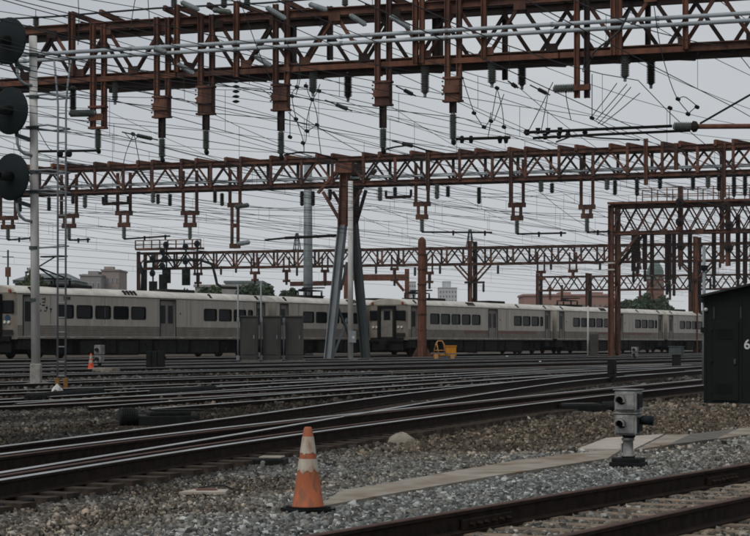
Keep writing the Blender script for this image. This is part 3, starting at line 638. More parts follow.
def small_post(x, y0, y1, wpx, label, kind):
    o = hit(x, y1, -0.01); k = o.y/F; h = (y1-y0)*k; w = wpx*k; t = thing('switch_stand' if kind != 'signal' else 'dwarf_signal', tuple(o), label, 'switch stand' if kind != 'signal' else 'signal')
    b = LB(o, ACR)
    if kind == 'post':
        b.lbox(-w/2, w/2, -w/2, w/2, h*.3, h); hd = b.build('case', M['iron'], t, bevel=0.02)
        b = LB(o, ACR); b.lbox(-w*.3, w*.3, -w*.3, w*.3, .05, h*.3); b.build('post', M['iron'], t)
        b = LB(o, ACR); b.lbox(-w*.75, w*.75, -w*.6, w*.6, 0, .05); b.build('base', M['railrust'], t)
        b = LB(o, ACR); b.lbox(-w*.35, w*.35, -w/2-.03, -w/2-.001, h*.45, h*.85); b.build('door', M['iron'], hd, bevel=.005)
    elif kind == 'box':
        b.lbox(-w/2, w/2, -w*.35, w*.35, h*.62, h); hd = b.build('case', M['galv_dark'], t, bevel=0.02)
        b = LB(o, ACR); b.lbox(-w*.28, w*.28, -w*.25, w*.25, 0, h*.62); b.build('post', M['iron'], t)
        b = LB(o, ACR); b.lbox(-w*.55, w*.55, -w*.4, w*.4, h, h+.04); b.build('lid', M['galv_dark'], hd)
    elif kind == 'signal':
        b.lbox(-w/2, w/2, -w*.45, w*.45, h*.60, h); hd = b.build('signal_head', M['cast'], t, bevel=0.02)
        b = LB(o, ACR); b.lbox(-w*.45, w*.45, -w*.4, w*.4, h*.25, h*.57); hd2 = b.build('signal_head', M['cast'], t, bevel=0.02)
        b = LB(o, ACR); b.lathe(b.P(0, 0, 0), b.P(0, 0, h*.3), [(0, w*.3), (1, w*.22)], 10); b.build('pedestal', M['iron'], t)
        for z in (h*.8, h*.42):
            b = LB(o, ACR); b.lathe(b.P(0, -w*.46, z), b.P(0, -w*.75, z), [(0, w*.22), (1, w*.24)], 10); b.build('lens_hood', M['iron'], t)
    return t
small_post(612, 359, 385, 7.5, 'black square switch post standing between the right-hand tracks', 'post')
small_post(676.5, 347, 368, 13, 'green-topped box on a dark post beside the signal hut', 'box')
small_post(635, 347, 360, 6, 'pale small dwarf signal by the foot of the lattice tower', 'signal')
ds = small_post(99.5, 345, 369, 8, 'grey dwarf signal on a concrete pad beside the small orange cone', 'signal')
o = hit(101, 372, 0); b = LB(o, ACR); b.lbox(-.35, .65, -.2, .4, -.05, .16); ob = b.build('concrete_pad', M['conc'], None, origin=o, bevel=.02); tag(ob, 'concrete pad under the far dwarf signal', 'pad')
def grille():
    o = hit(155.5, 370, 0); t = thing('trackside_rack', tuple(o), 'dark rack of three upright panels in front of the parked train', 'rack')
    for i in range(3):
        b = LB(o, ACR); b.lbox(-.42+i*.30, -.17+i*.30, -.1, .1, .04, .80); b.build('panel', M['iron'], t, bevel=.015)
    b = LB(o, ACR); b.lbox(-.5, .5, -.15, .15, 0, .05).lbox(-.45, .45, .11, .14, .5, .58); b.build('frame', M['railrust'], t)
grille()
def cabinets():
    labs = ['leftmost of the three dark grey equipment cabinets before the train', 'middle of the three dark grey equipment cabinets', 'rightmost of the three dark grey cabinets, nearest the gantry legs']
    for i, x0 in enumerate((238.5, 261.5, 284)):
        o = hit(x0, 363, -0.01); t = thing('equipment_cabinet', tuple(o), labs[i], 'cabinet', 'grey cabinets in front of the train'); k = o.y/F; w = 19*k
        b = LB(o, (1, 0)); b.lbox(.08, w, 0, .8, .18, 46*k); b.build('case', M['cabinet'], t, bevel=.02)
        b = LB(o, (1, 0)); b.lbox(.04, w+.04, -.06, .86, 46*k, 46*k+.07); b.build('lid', M['cabinet'], t, bevel=.01)
        b = LB(o, (1, 0)); b.lbox(.0, w+.1, -.1, .9, -.05, .18); b.build('plinth', M['conc_dark'], t)
        b = LB(o, (1, 0)); b.lbox(.18, w-.1, -.025, -.003, .45, 42*k); d_ = b.build('door', M['cabinet'], t, bevel=.008)
        b = LB(o, (1, 0)); b.lbox(w-.22, w-.17, -.07, -.026, 1.3, 1.5); b.build('handle', M['galv'], d_)
        b = LB(o, (1, 0)); hh = [79, 82, 44][i]*k
        b.tube([b.P(-.02, -.12, .0), b.P(-.02, -.12, hh)], .045, 8); b.build('conduit', M['galv'], t, True)
        b = LB(o, (1, 0)); b.lbox(-.1, .06, -.2, -.04, .15, .4).lbox(-.08, .05, -.19, -.05, 2.2, 2.45); b.build('junction', M['galv'], t)
cabinets()
def cart():
    o = at(444, 358, 127.0); o.z = gz(pq_of(o.x, o.y)[0])+.06; k = o.y/F; t = thing('hand_cart', tuple(o), 'yellow track cart with an orange tube frame beside the rust column', 'cart'); X = (1, 0)
    b = LB(o, X); z0, z1 = .15, 1.15
    for m_ in (0, .7):
        b.tube([b.P(-.72, m_, z0), b.P(-.5, m_, z1-.2), b.P(-.38, m_, z1), b.P(-.12, m_, z1), b.P(0, m_, z1-.2), b.P(.16, m_, z0)], .04, 8)
        b.tube([b.P(-.62, m_, .55), b.P(.05, m_, .55)], .03, 6); b.tube([b.P(-.3, m_, .2), b.P(-.45, m_, 1.0)], .025, 6)
    for l, z in ((-.38, z1), (-.12, z1), (-.6, .65), (.1, .45)): b.tube([b.P(l, 0, z), b.P(l, .7, z)], .035, 6)
    b.build('tube_frame', M['orange_tube'], t, True)
    b = LB(o, X); b.lbox(.1, .78, .0, .7, .35, .80); bn = b.build('bin', M['yellow'], t, bevel=.03)
    b = LB(o, X); b.lbox(.06, .82, -.04, .74, .80, .86); b.build('lid', M['yellow'], bn, bevel=.01)
    b = LB(o, X); b.lbox(-.7, .8, .05, .65, .22, .29); b.build('deck', M['yellow'], t)
    for l in (-.5, .55):
        for m_ in (-.02, .72):
            b = LB(o, X); b.lathe(b.P(l, m_-.04, .15), b.P(l, m_+.04, .15), [(0, .13), (.1, .15), (.9, .15), (1, .13)], 14); b.build('wheel', M['orange_tube'], t)
cart()

# ------------------------------------------------------------------ the white signal mast and its ladder
def signal_mast():
    o = hit(35.5, 387, -0.02); d = o.y; k = d/F; t = thing('signal_mast', tuple(o), 'tall white signal mast with three dark round target signals at left', 'signal mast')
    def p(x, y, dd=0): return at(x, y, d+dd)
    b = MB(); b.lathe(p(36, 386), p(33, 36), [(0, .135), (.5, .125), (1, .115)], 14); b.build('pole', M['white_paint'], t, True)
    b = MB(); c = p(36, 374)
    b.box(c.x-.155, c.x+.155, c.y-.155, c.y+.155, o.z, c.z+.30); b.build('base_casting', M['mast_base'], t, bevel=.03)
    b = MB(); b.box(c.x-.3, c.x+.3, c.y-.3, c.y+.3, o.z-.05, o.z+.07); b.build('flange', M['galv'], t, bevel=.01)
    for y in (55, 97, 128, 172, 192, 248, 300):
        b = MB(); c = p(34, y); b.lathe(c+V(0,0,-.05), c+V(0,0,.05), [(0, .145), (1, .145)], 14); b.build('clamp', M['galv_dark'], t)
    fx, fy = -SN*0.98, -CS*0.98
    fx, fy = -.55, -.835                         # the signals face down the line, towards us and left
    for x, y in ((9, 41), (11, 111), (12, 177)):
        c = p(x, y, -.25); f = Vector((fx, fy, 0)); mb = MB()
        pr = [(0, .30), (.3, .60), (.55, .685), (.8, .69), (1.0, .66)]
        mb.lathe(c-f*.06, c+f*.06, pr, 32); tg = mb.build('target_disc', M['target'], t, True)
        mb = MB(); mb.lathe(c-f*.36, c-f*.062, [(0, .13), (.2, .17), (1, .19)], 18); mb.build('lamp_case', M['target'], tg, True)
        mb = MB(); n = 18; vs = []
        for i in range(n+1):
            a = math.radians(-50+280*i/n); r_ = Vector((-fy, fx, 0))
            for rr, l in ((.16, .061), (.13, .55), (.115, .55), (.145, .061)): vs.append(c+f*l+(r_*math.cos(a)+V(0,0,1)*math.sin(a))*rr)
        mb.add(vs, [(i*4+j, i*4+(j+1) % 4, (i+1)*4+(j+1) % 4, (i+1)*4+j) for i in range(n) for j in range(4)]+[(0,1,2,3),(n*4+3,n*4+2,n*4+1,n*4)]); mb.build('visor', M['iron'], tg, True)
        mb = MB(); mb.lathe(c+f*.0615, c+f*.09, [(0, .11), (.6, .10), (1, .05)], 16); mb.build('lens', M['glass'], tg, True)
        mb = MB(); yy = y+24
        mb.beam(p(16, yy, -.2), p(34, yy+6), .09, .11).beam(p(16, yy-10, -.2), p(17, yy+1, -.2), .09, .09); mb.build('bracket', M['galv_dark'], t)
        mb = MB(); mb.tube([p(17, yy+2, -.25), p(17.5, yy+9, -.25), p(20, yy+15, -.22), p(25, yy+19, -.15), p(32, yy+20.5, -.1)], .045, 10); mb.build('conduit', M['galv'], t, True)
    for y in (97, 128, 172, 192):                 # pointed ladder stays
        mb = MB(); w = .42 if y in (128,) else .3
        a, e = p(26, y-1), p(70, y+1); m1 = a.lerp(e, .55)
        mb.tube([a, m1+V(0, -w, .05), e], .03, 6).tube([a, m1+V(0, w, -.03), e], .03, 6); mb.build('ladder_stay', M['galv'], t, True)
    mb = MB(); mb.tube([p(36, 248), p(69, 246)], .03, 6); mb.build('ladder_stay', M['galv'], t)
    # concrete footing
    lump('footing', (o.x+.15, o.y, o.z-.12), (.75, .55, .26), M['conc_dark'], None, None, 21, parent=t)
    lump('white_bag', tuple(hit(57, 393, 0)), (.16, .13, .22), M['white_paint'], 'small white bag at the foot of the ladder', 'bag', 31)
    # ladder
    lad = thing('mast_ladder', tuple(hit(62, 391, 0)), 'narrow steel ladder with orange feet beside the signal mast', 'ladder'); d2 = hit(62, 391, 0).y
    def q(x, y, dd=0): return at(x, y, d2+dd)
    for xb, xm, xt in ((57.5, 58, 54), (65.5, 66, 71)):
        mb = MB(); mb.tube([q(xb, 390), q(xm, 105), q(xm+(xt-xm)*.35, 85), q(xt, 60)], .028, 8); mb.build('stile', M['galv'], lad, True)
        mb = MB(); c = q(xb, 390); mb.box(c.x-.055, c.x+.055, c.y-.055, c.y+.055, c.z-.05, c.z+.32); mb.build('foot', M['ochre'], lad, bevel=.01)
    y = 376
    while y > 100:
        mb = MB(); mb.tube([q(57.7, y), q(65.8, y)], .018, 6); mb.build('rung', M['galv'], lad); y -= 14.6
    for x in (60, 69):
        mb = MB(); c = q(x, 154, -.1); mb.lathe(c+V(0,0,-.08), c+V(0,0,.08), [(0, .05), (.3, .085), (.8, .085), (1, .05)], 10); mb.build('floodlight', M['iron'], lad)
signal_mast()

# ------------------------------------------------------------------ gantries
UX, UY = 0.937, -0.349                            # along the gantries; they come nearer to the right
class Fr:
    def __init__(s, D0): s.D = D0
    def pt(s, a, b, z): return Vector((UX*a+.349*b, s.D+UY*a+.937*b, z))
    def a(s, x, b=0.0):
        t = (x-375)/F; return (t*(s.D+.937*b)-.349*b)/(UX+.349*t)
    def dep(s, x, b=0.0): return s.D+UY*s.a(x, b)+.937*b
    def z(s, x, y, b=0.0): return EYE-(y-343)*s.dep(x, b)/F
    def px(s, x, y, b=0.0): return s.pt(s.a(x, b), b, s.z(x, y, b))
def part(fn, name, m, parent, smooth=False, bevel=0):
    mb = MB(); fn(mb); return mb.build(name, m, parent, smooth, bevel=bevel)
BR = random.Random(17)
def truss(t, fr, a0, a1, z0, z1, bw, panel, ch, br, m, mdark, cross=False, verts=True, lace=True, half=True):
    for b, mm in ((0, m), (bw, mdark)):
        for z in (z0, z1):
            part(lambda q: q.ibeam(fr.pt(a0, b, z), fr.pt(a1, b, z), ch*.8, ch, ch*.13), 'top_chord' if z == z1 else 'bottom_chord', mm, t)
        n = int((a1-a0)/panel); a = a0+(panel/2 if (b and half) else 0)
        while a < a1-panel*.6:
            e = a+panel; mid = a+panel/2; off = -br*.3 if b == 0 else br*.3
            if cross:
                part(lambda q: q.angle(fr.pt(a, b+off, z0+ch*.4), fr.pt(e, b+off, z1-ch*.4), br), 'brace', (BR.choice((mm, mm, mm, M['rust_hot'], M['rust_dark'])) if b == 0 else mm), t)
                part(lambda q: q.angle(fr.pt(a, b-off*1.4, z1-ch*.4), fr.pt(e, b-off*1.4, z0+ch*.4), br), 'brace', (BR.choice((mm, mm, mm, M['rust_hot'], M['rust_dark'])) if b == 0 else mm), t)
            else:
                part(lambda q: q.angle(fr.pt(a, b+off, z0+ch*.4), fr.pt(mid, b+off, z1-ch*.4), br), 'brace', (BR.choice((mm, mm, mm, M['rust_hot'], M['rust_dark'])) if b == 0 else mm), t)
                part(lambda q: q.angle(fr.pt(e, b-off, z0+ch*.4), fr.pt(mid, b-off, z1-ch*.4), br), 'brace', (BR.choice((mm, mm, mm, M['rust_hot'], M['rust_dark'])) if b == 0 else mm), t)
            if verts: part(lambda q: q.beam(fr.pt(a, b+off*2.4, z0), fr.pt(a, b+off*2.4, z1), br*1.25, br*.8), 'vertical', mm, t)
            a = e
    if lace:
        a = a0
        while a < a1-panel*.6:
            part(lambda q: q.beam(fr.pt(a, .1, z1+ch*.62), fr.pt(a, bw-.1, z1+ch*.62), br, br*.6), 'strut', mdark, t)
            part(lambda q: q.beam(fr.pt(a, .1, z0-ch*.62), fr.pt(a+panel, bw-.1, z0-ch*.62), br, br*.5), 'strut', mdark, t)
            a += panel
def ribbed(t, a, b, r=.11, m='ins', pitch=.055): return part(lambda q: q.insul(a, b, r, pitch), 'insulator', M[m], t)

def near_gantry():
    fr = Fr(66.0); a0, a1 = -19.5, 17.0; z0, z1, bw = 10.72, 12.52, 1.7
    o = fr.pt(0, 0.8, gz(30)); t = thing('catenary_gantry', tuple(o), 'nearest rust-brown lattice gantry with pale pipes across the top', 'gantry')
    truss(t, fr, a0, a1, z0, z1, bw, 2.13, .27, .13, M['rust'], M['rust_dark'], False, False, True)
    n_ = int((a1-a0)/2.13)
    for i in range(n_+1):
        for aa, zz in ((a0+i*2.13, z0+.2), (a0+(i+.5)*2.13, z1-.2)):
            if aa < a1-.3: part(lambda q: q.beam(fr.pt(aa-.2, -.13, zz), fr.pt(aa+.2, -.13, zz), .02, .26), 'gusset', M['rust'] if i % 3 else M['rust_dark'], t)
    # lighter angle riveted along the front lower chord, in lengths as on the real one
    for x0, x1 in ((-40, 178), (180, 292), (296, 420), (424, 560), (562, 686)):
        part(lambda q: q.beam(fr.pt(fr.a(x0), -.17, z0-.07), fr.pt(fr.a(x1), -.17, z0-.07), .09, .17), 'chord_plate', M['rust_hot'] if x0 not in (180,) else M['rust'], t)
    for z in (11.62, 11.40):
        part(lambda q: q.tube([fr.pt(a0, -.34, z), fr.pt(a1, -.34, z)], .068, 10), 'conduit_pipe', M['pipe'], t, True)
        for x in range(30, 760, 105):
            part(lambda q: q.lathe(fr.pt(fr.a(x)-.05, -.34, z), fr.pt(fr.a(x)+.05, -.34, z), [(0, .082), (1, .082)], 10), 'coupling', M['galv'], t)
    part(lambda q: q.tube([fr.pt(a0, -.1, 13.0)]+[fr.pt(-16+i*4, -.1, 13.0-.06*(i % 2)) for i in range(9)]+[fr.pt(a1, -.1, 13.0)], .035, 6), 'earth_cable', M['wire'], t, True)
    # drop hangers with post insulators
    HX = [(98,24,107,128,129,149,0), (162,17,97,117,138,158,1), (206,14,87,114,130,150,1), (281,4,85,110,131,155,1), (383,-10,82,105,128,149,1), (453,-14,78,101,113,140,1)]
    for x, yt, p0, p1, sb, ib, kind in HX:
        a = fr.a(x, -.25); Z = lambda y: fr.z(x, y, -.25); w = .17
        h = MB()
        for s_, bb in ((-.17, -.30), (.17, -.12)):
            h.ibeam(fr.pt(a+s_, bb, Z(p1)), fr.pt(a+s_, bb, min(Z(yt), 13.1)), .17, .16, .025, (0.937, -.349, 0))
        if kind: h.beam(fr.pt(a, -.25, Z(p0)), fr.pt(a, -.25, Z(p1)), .22, .50, (0.937, -.349, 0))
        for y in (p0, p1): h.beam(fr.pt(a-.32, -.25, Z(y)), fr.pt(a+.32, -.25, Z(y)), .30, .07)
        h.beam(fr.pt(a-.28, -.40, Z(p0+(p1-p0)*.5)), fr.pt(a+.28, -.40, Z(p0+(p1-p0)*.5)), .06, .24)
        ho = h.build('drop_hanger', M['rust'] if kind else M['rust_hot'], t)
        if kind: part(lambda q: q.ibeam(fr.pt(a, -.25, Z(p1)-.036), fr.pt(a, -.25, Z(sb)), .18, .2, .03, (0.937, -.349, 0)), 'stem', M['rust_dark'], ho)
        part(lambda q: q.insul(fr.pt(a, -.25, Z(sb)), fr.pt(a, -.25, Z(ib)), .125), 'insulator', M['ins'], ho)
        part(lambda q: q.lathe(fr.pt(a, -.25, Z(ib)), fr.pt(a+.05, -.25, Z(ib)-.16), [(0, .07), (.5, .09), (1, .05)], 10), 'clamp', M['iron'], ho)
        part(lambda q: q.beam(fr.pt(a, -.1, 13.0), fr.pt(a+.5, bw, 12.66), .12, .18), 'top_bracket', M['rust'], ho)
        for i in range(4):
            for s_ in (-.30, .30): part(lambda q: q.lathe(fr.pt(a+s_, -.40, Z(p0)-.12-i*.14), fr.pt(a+s_, -.46, Z(p0)-.12-i*.14), [(0, .03), (1, .025)], 6), 'bolt', M['rust_dark'], ho)
    # front uprights that end at the lower chord
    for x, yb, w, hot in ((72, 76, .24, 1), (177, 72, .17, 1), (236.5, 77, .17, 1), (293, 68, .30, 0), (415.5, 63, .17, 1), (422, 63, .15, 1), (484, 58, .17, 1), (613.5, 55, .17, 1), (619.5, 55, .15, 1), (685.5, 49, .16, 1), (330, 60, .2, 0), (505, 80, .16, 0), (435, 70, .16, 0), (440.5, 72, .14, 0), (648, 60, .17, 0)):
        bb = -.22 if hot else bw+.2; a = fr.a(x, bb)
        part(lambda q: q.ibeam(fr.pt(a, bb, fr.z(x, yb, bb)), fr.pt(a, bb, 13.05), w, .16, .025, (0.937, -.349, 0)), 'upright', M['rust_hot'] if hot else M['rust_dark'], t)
        if hot: part(lambda q: q.beam(fr.pt(a, -.15, 12.98), fr.pt(a+.7, bw, 12.68), .10, .16), 'top_bracket', M['rust'], t)
    # short pair with a strain insulator near the right
    for x in (577, 587):
        a = fr.a(x, -.25); part(lambda q: q.ibeam(fr.pt(a, -.25, fr.z(x, 98, -.25)), fr.pt(a, -.25, 13.1), .17, .16, .025, (0.937, -.349, 0)), 'upright', M['rust_hot'] if x == 577 else M['rust_dark'], t)
    part(lambda q: q.beam(fr.px(574, 88, -.3), fr.px(590, 87, -.3), .2, .18), 'cross_plate', M['rust_hot'], t)
    ribbed(t, fr.px(575, 88, -.3), fr.px(553, 89, -.4), .15)
    ribbed(t, fr.px(96, 113, -.4), fr.px(69, 113.5, -.5), .13); ribbed(t, fr.px(73, 86, .6), fr.px(73, 112, .6), .13, 'ins_dark')
    # insulators straight under the chords
    for x, y0, y1, m in ((115,83,104,'ins'),(313,70,96,'ins'),(348,74,101,'ins_dark'),(425,66,97,'ins'),(492,62,87,'ins'),(522,60,89,'ins_dark'),(625,54,81,'ins'),(651,60,88,'ins_dark')):
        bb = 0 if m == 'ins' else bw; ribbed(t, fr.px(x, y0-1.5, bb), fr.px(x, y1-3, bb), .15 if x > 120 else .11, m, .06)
        part(lambda q: q.tube([fr.px(x, y1-3.2, bb), fr.px(x, y1+.5, bb)], .05, 8), 'clamp', M['galv'], t)
    part(lambda q: [q.lathe(fr.px(236, 80+5*i, 0), fr.px(236, 83+5*i, 0), [(0, .05), (.4, .13), (.7, .11), (1, .04)], 12) for i in range(5)], 'insulator_string', M['ins_dark'], t)
    part(lambda q: q.beam(fr.px(110, 90, bw), fr.px(200, 84.5, bw), .18, .2), 'lower_beam', M['rust_dark'], t)
    part(lambda q: q.beam(fr.px(632, 57.5, .4), fr.px(700, 54.5, .4), .24, .26), 'lower_beam', M['rust_dark'], t)
    part(lambda q: q.beam(fr.px(686, 41, 0), fr.px(700, 52, .4), .08, .08), 'brace', M['rust_dark'], t)
    # pale strain insulators lying along the truss
    for x, y, dx, dy in ((190,6,9,4),(186,69,8,5),(276,13,10,6),(263,61,8,5),(318,7,9,3),(358,20,8,5),(400,22,10,6),(222,11,9,1),(160,50,6,2)):
        ribbed(t, fr.px(x-dx, y-dy, -.45), fr.px(x+dx, y+dy, -.6), .095, 'ins_pale' if x not in (222,) else 'ins', .08)
    for x, y0, y1 in ((174, -6, 7), (224, -4, 8), (345, -2, 6), (247, -2, 8), (36, 16, 26)): ribbed(t, fr.px(x, y0, 0), fr.px(x, y1, 0), .12)
    # registration arms
    part(lambda q: q.tube([fr.px(97, 150.5, -.25), fr.px(30, 151.5, -.6)], .045, 8), 'registration_arm', M['iron'], t)
    part(lambda q: q.tube([fr.px(456, 139, -.25), fr.px(510, 137.5, -.6)], .05, 8), 'registration_arm', M['iron'], t)
    for x in (462, 471, 500, 506): part(lambda q: q.lathe(fr.px(x, 139.5, -.3)+V(0,0,-.12), fr.px(x, 139.5, -.3)+V(0,0,.12), [(0, .05), (.5, .08), (1, .05)], 8), 'clamp', M['iron'], t)
    part(lambda q: q.tube([fr.px(284, 155, -.25), fr.px(300, 152, -.3), fr.px(316, 153, -.3), fr.px(338, 160, -.3)], .03, 6), 'registration_arm', M['iron'], t, True)
    part(lambda q: q.tube([fr.px(386, 149, -.25), fr.px(395, 147, -.3), fr.px(410, 145, -.3), fr.px(432, 152, -.3)], .03, 6), 'registration_arm', M['iron'], t, True)
    # legs outside the picture carry the span
    for a in (a0+.6, a1-.6):
        for b in (0, bw): part(lambda q: q.ibeam(fr.pt(a, b, 0.0), fr.pt(a, b, z0-.15), .35, .35, .04, (0.937, -.349, 0)), 'leg', M['rust'], t)
near_gantry()

def u_hanger(t, fr, x, yc, yb, yi, w, m, arm=None, b=.9, tall=False):
    a = fr.a(x, b); Z = lambda y: fr.z(x, y, b); h = MB(); w = w*fr.dep(x, b)/F/2
    for s_ in (-1, 1): h.beam(fr.pt(a+s_*w, b, Z(yc)), fr.pt(a+s_*w, b, 12.3), .16, .16, (0.937, -.349, 0))
    h.beam(fr.pt(a-w-.14, b, Z(yc)), fr.pt(a+w+.14, b, Z(yc)), .2, .28)
    for s_ in (-.6, .6): h.beam(fr.pt(a+s_*w, b, Z(yb)-.1), fr.pt(a+s_*w, b, Z(yc)), .15, .16, (0.937, -.349, 0))
    h.beam(fr.pt(a-w*.7-.1, b, Z(yb)), fr.pt(a+w*.7+.1, b, Z(yb)), .2, .30)
    if tall: h.beam(fr.pt(a-w*.6, b, Z((yc+yb)/2)), fr.pt(a+w*.6, b, Z((yc+yb)/2)), .18, .25)
    ho = h.build('drop_hanger', m, t)
    if yi: part(lambda q: q.insul(fr.pt(a, b, Z(yb)-.12), fr.pt(a, b, Z(yi)), .15, .1), 'insulator', M['ins'], ho)
    if arm:
        x2, y2 = arm; part(lambda q: q.tube([fr.pt(a, b, Z(yi)), fr.px(x2, y2, b)], .06, 6), 'registration_arm', M['iron'], ho)
        for f in (.45, .9):
            c = fr.pt(a, b, Z(yi)).lerp(fr.px(x2, y2, b), f); part(lambda q: q.lathe(c+V(0,0,-.2), c+V(0,0,.1), [(0, .06), (1, .08)], 6), 'clamp', M['iron'], ho)

def middle_gantry():
    fr = Fr(120.0); a0, a1 = -31.0, 27.0; z0, z1, bw = 11.12, 12.62, 1.7
    o = fr.pt(fr.a(346), .8, gz(54)); t = thing('catenary_gantry', tuple(o), 'second rust-brown gantry on splayed grey legs in front of the trains', 'gantry')
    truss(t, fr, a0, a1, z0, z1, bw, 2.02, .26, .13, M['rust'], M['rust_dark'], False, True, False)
    a = a0; i = 0
    while a < a1-1:                                # stepped brackets along the top
        if i % 3 != 2:
            part(lambda q: q.beam(fr.pt(a, -.1, z1), fr.pt(a, -.1, z1+.33), .16, .16, (0.937, -.349, 0)).beam(fr.pt(a, -.1, z1+.26), fr.pt(a+1.15, bw, z1+.08), .12, .2), 'top_bracket', M['rust_hot'] if i % 2 else M['rust'], t)
        a += 1.01; i += 1
    for z, bb in ((11.45, .25), (11.62, 1.2)): part(lambda q: q.tube([fr.pt(a0, bb, z), fr.pt(a1, bb, z)], .06, 8), 'conduit_pipe', M['pipe'], t, True)
    for x, yc, yb, yi, w, arm, tall in ((8,218,227,240,17,(33,238),0),(69,216,226,240,17,(90,239.5),0),(124,213,225,239,14,(170,236),0),(190,213,225,239,15,None,0),(235,205,246,None,11,None,1),
            (422,204,217,232,13,(492,232.5),0),(517,205,218,234,13,(566,233),0),(587,207,216,232,12,(611,231.5),0)):
        u_hanger(t, fr, x, yc, yb, yi, w, M['rust'], arm, .9, tall)
    ribbed(t, fr.px(237, 244, .9), fr.px(250, 242, .9), .16, 'ins_pale', .1); ribbed(t, fr.px(235, 207, .6), fr.px(249, 205, .6), .16, 'ins', .1)
    for x, y0, y1, m in ((49,200,211,0),(73,198,204,0),(85,198,208,1),(106,197,203,0),(153,195,203,1),(158,197,204,0),(170,197,206,0),(215,193,203,0),(222,196,206,0),(302,194,206,0),(313,194,206,0),(330,192,200,0),(437,187,199,1),(448,189,197,0),(479,190,204,0),(541,184,192,1),(552,186,193,0),
            (607,181,190,1),(615,183,195,0),(637,181,196,0),(660,176,189,0),(693,178,190,0),(708,178,188,1),(719,178,191,0),(734,176,197,0),(380,190,201,1),(395,190,196,0),(20,200,212,0),(745,176,196,0)):
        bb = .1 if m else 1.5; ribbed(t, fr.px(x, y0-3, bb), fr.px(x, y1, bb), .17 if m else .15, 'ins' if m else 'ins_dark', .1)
    for x0, x1, y in ((103, 128, 204), (386, 411, 197.5)): part(lambda q: q.beam(fr.px(x0, y, .5), fr.px(x1, y-1, .5), .16, .18).beam(fr.px(x0, y, .5), fr.px(x0, y-7, .5), .12, .12).beam(fr.px(x1, y-1, .5), fr.px(x1, y-8, .5), .12, .12), 'lower_beam', M['rust_dark'], t)
    # tall uprights
    for x, yt, yb in ((646, 138.5, 185), (724, 142, 197), (676, 143, 170), (511, 152, 205), (428, 151, 190)):
        part(lambda q: q.ibeam(fr.px(x, yb, -.15), fr.px(x, yt, -.15), .22, .2, .03, (0.937, -.349, 0)), 'upright', M['rust_hot'] if x == 646 else M['rust'], t)
    # the splayed support
    G = lambda x, y, b=0.0: fr.px(x, y, b)
    part(lambda q: q.ibeam(G(343, 226), G(345.5, 164), .55, .5, .05, (0.937, -.349, 0)), 'post', M['rust_hot'], t)
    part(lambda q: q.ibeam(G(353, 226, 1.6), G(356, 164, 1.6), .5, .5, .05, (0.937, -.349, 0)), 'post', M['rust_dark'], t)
    part(lambda q: q.beam(G(336.5, 168, -.2), G(353, 168, -.2), .5, .6), 'cap_plate', M['rust_hot'], t); part(lambda q: q.beam(G(352, 170, 1.3), G(364, 169, 1.3), .5, .7), 'cap_plate', M['rust_dark'], t)
    for x0, y0, x1, y1, b in ((323, 192, 341, 222, 0), (361, 190, 344, 222, 0), (366, 190, 356, 224, 1.6), (333, 192, 352, 224, 1.6), (376, 170, 355, 196, 1.6), (318, 193, 338, 170, 0)):
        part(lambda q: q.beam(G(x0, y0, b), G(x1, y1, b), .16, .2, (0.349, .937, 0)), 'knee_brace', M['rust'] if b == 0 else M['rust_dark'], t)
    def gp(x, y, b): h = hit(x, y, 0); p_ = G(x, y, b); p_.z = gz(pq_of(p_.x, p_.y)[0]); return p_
    part(lambda q: q.ibeam(gp(328.5, 362.5, -.3), G(342.5, 225, 0), .5, .45, .05, (0.937, -.349, 0)), 'leg', M['galv'], t)
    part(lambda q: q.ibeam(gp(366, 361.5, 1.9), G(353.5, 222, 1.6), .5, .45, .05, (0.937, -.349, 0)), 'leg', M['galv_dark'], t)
    part(lambda q: q.beam(gp(332, 360, .5), G(347, 318, .8), .12, .14), 'brace', M['galv'], t); part(lambda q: q.beam(G(334.5, 300, 0), G(349, 335, 1.0), .12, .14), 'brace', M['galv_dark'], t); part(lambda q: q.beam(G(347, 262, 0), G(341, 290, 0), .1, .12), 'brace', M['galv_dark'], t)
    part(lambda q: q.beam(G(327, 359.5, .2), G(367, 359, 1.9), .12, .12), 'tie_bar', M['galv'], t)
    part(lambda q: q.lathe(gp(350.5, 363, -.6), G(350.5, 181, -.6), [(0, .17), (1, .155)], 14), 'pole', M['white_paint'], t, True)
    bx = G(352.5, 337, -.85); part(lambda q: q.box(bx.x-.22, bx.x+.22, bx.y-.15, bx.y+.12, bx.z-.35, bx.z+.35), 'control_box', M['galv'], t, bevel=.02)
    part(lambda q: q.box(bx.x-.02, bx.x+.12, bx.y-.165, bx.y-.151, bx.z-.1, bx.z+.05), 'notice', M['white'], t)
    for x, b in ((328.5, -.3), (366, 1.9), (350.5, -.6)):
        c = gp(x, 362, b); part(lambda q: q.box(c.x-.45, c.x+.45, c.y-.45, c.y+.45, c.z-.1, c.z+.12), 'footing', M['conc_dark'], t)
    part(lambda q: q.tube([G(285, 238, .3), G(336, 235.5, 0)], .09, 8), 'registration_arm', M['iron'], t); part(lambda q: q.tube([G(265, 240, .3), G(285, 238, .3)], .06, 8), 'registration_arm', M['iron'], t)
    for a in (a0+.5, a1-.5):
        for b in (0, bw): part(lambda q: q.ibeam(fr.pt(a, b, 0.2), fr.pt(a, b, z0-.15), .35, .35, .04, (0.937, -.349, 0)), 'leg', M['rust'], t)
middle_gantry()

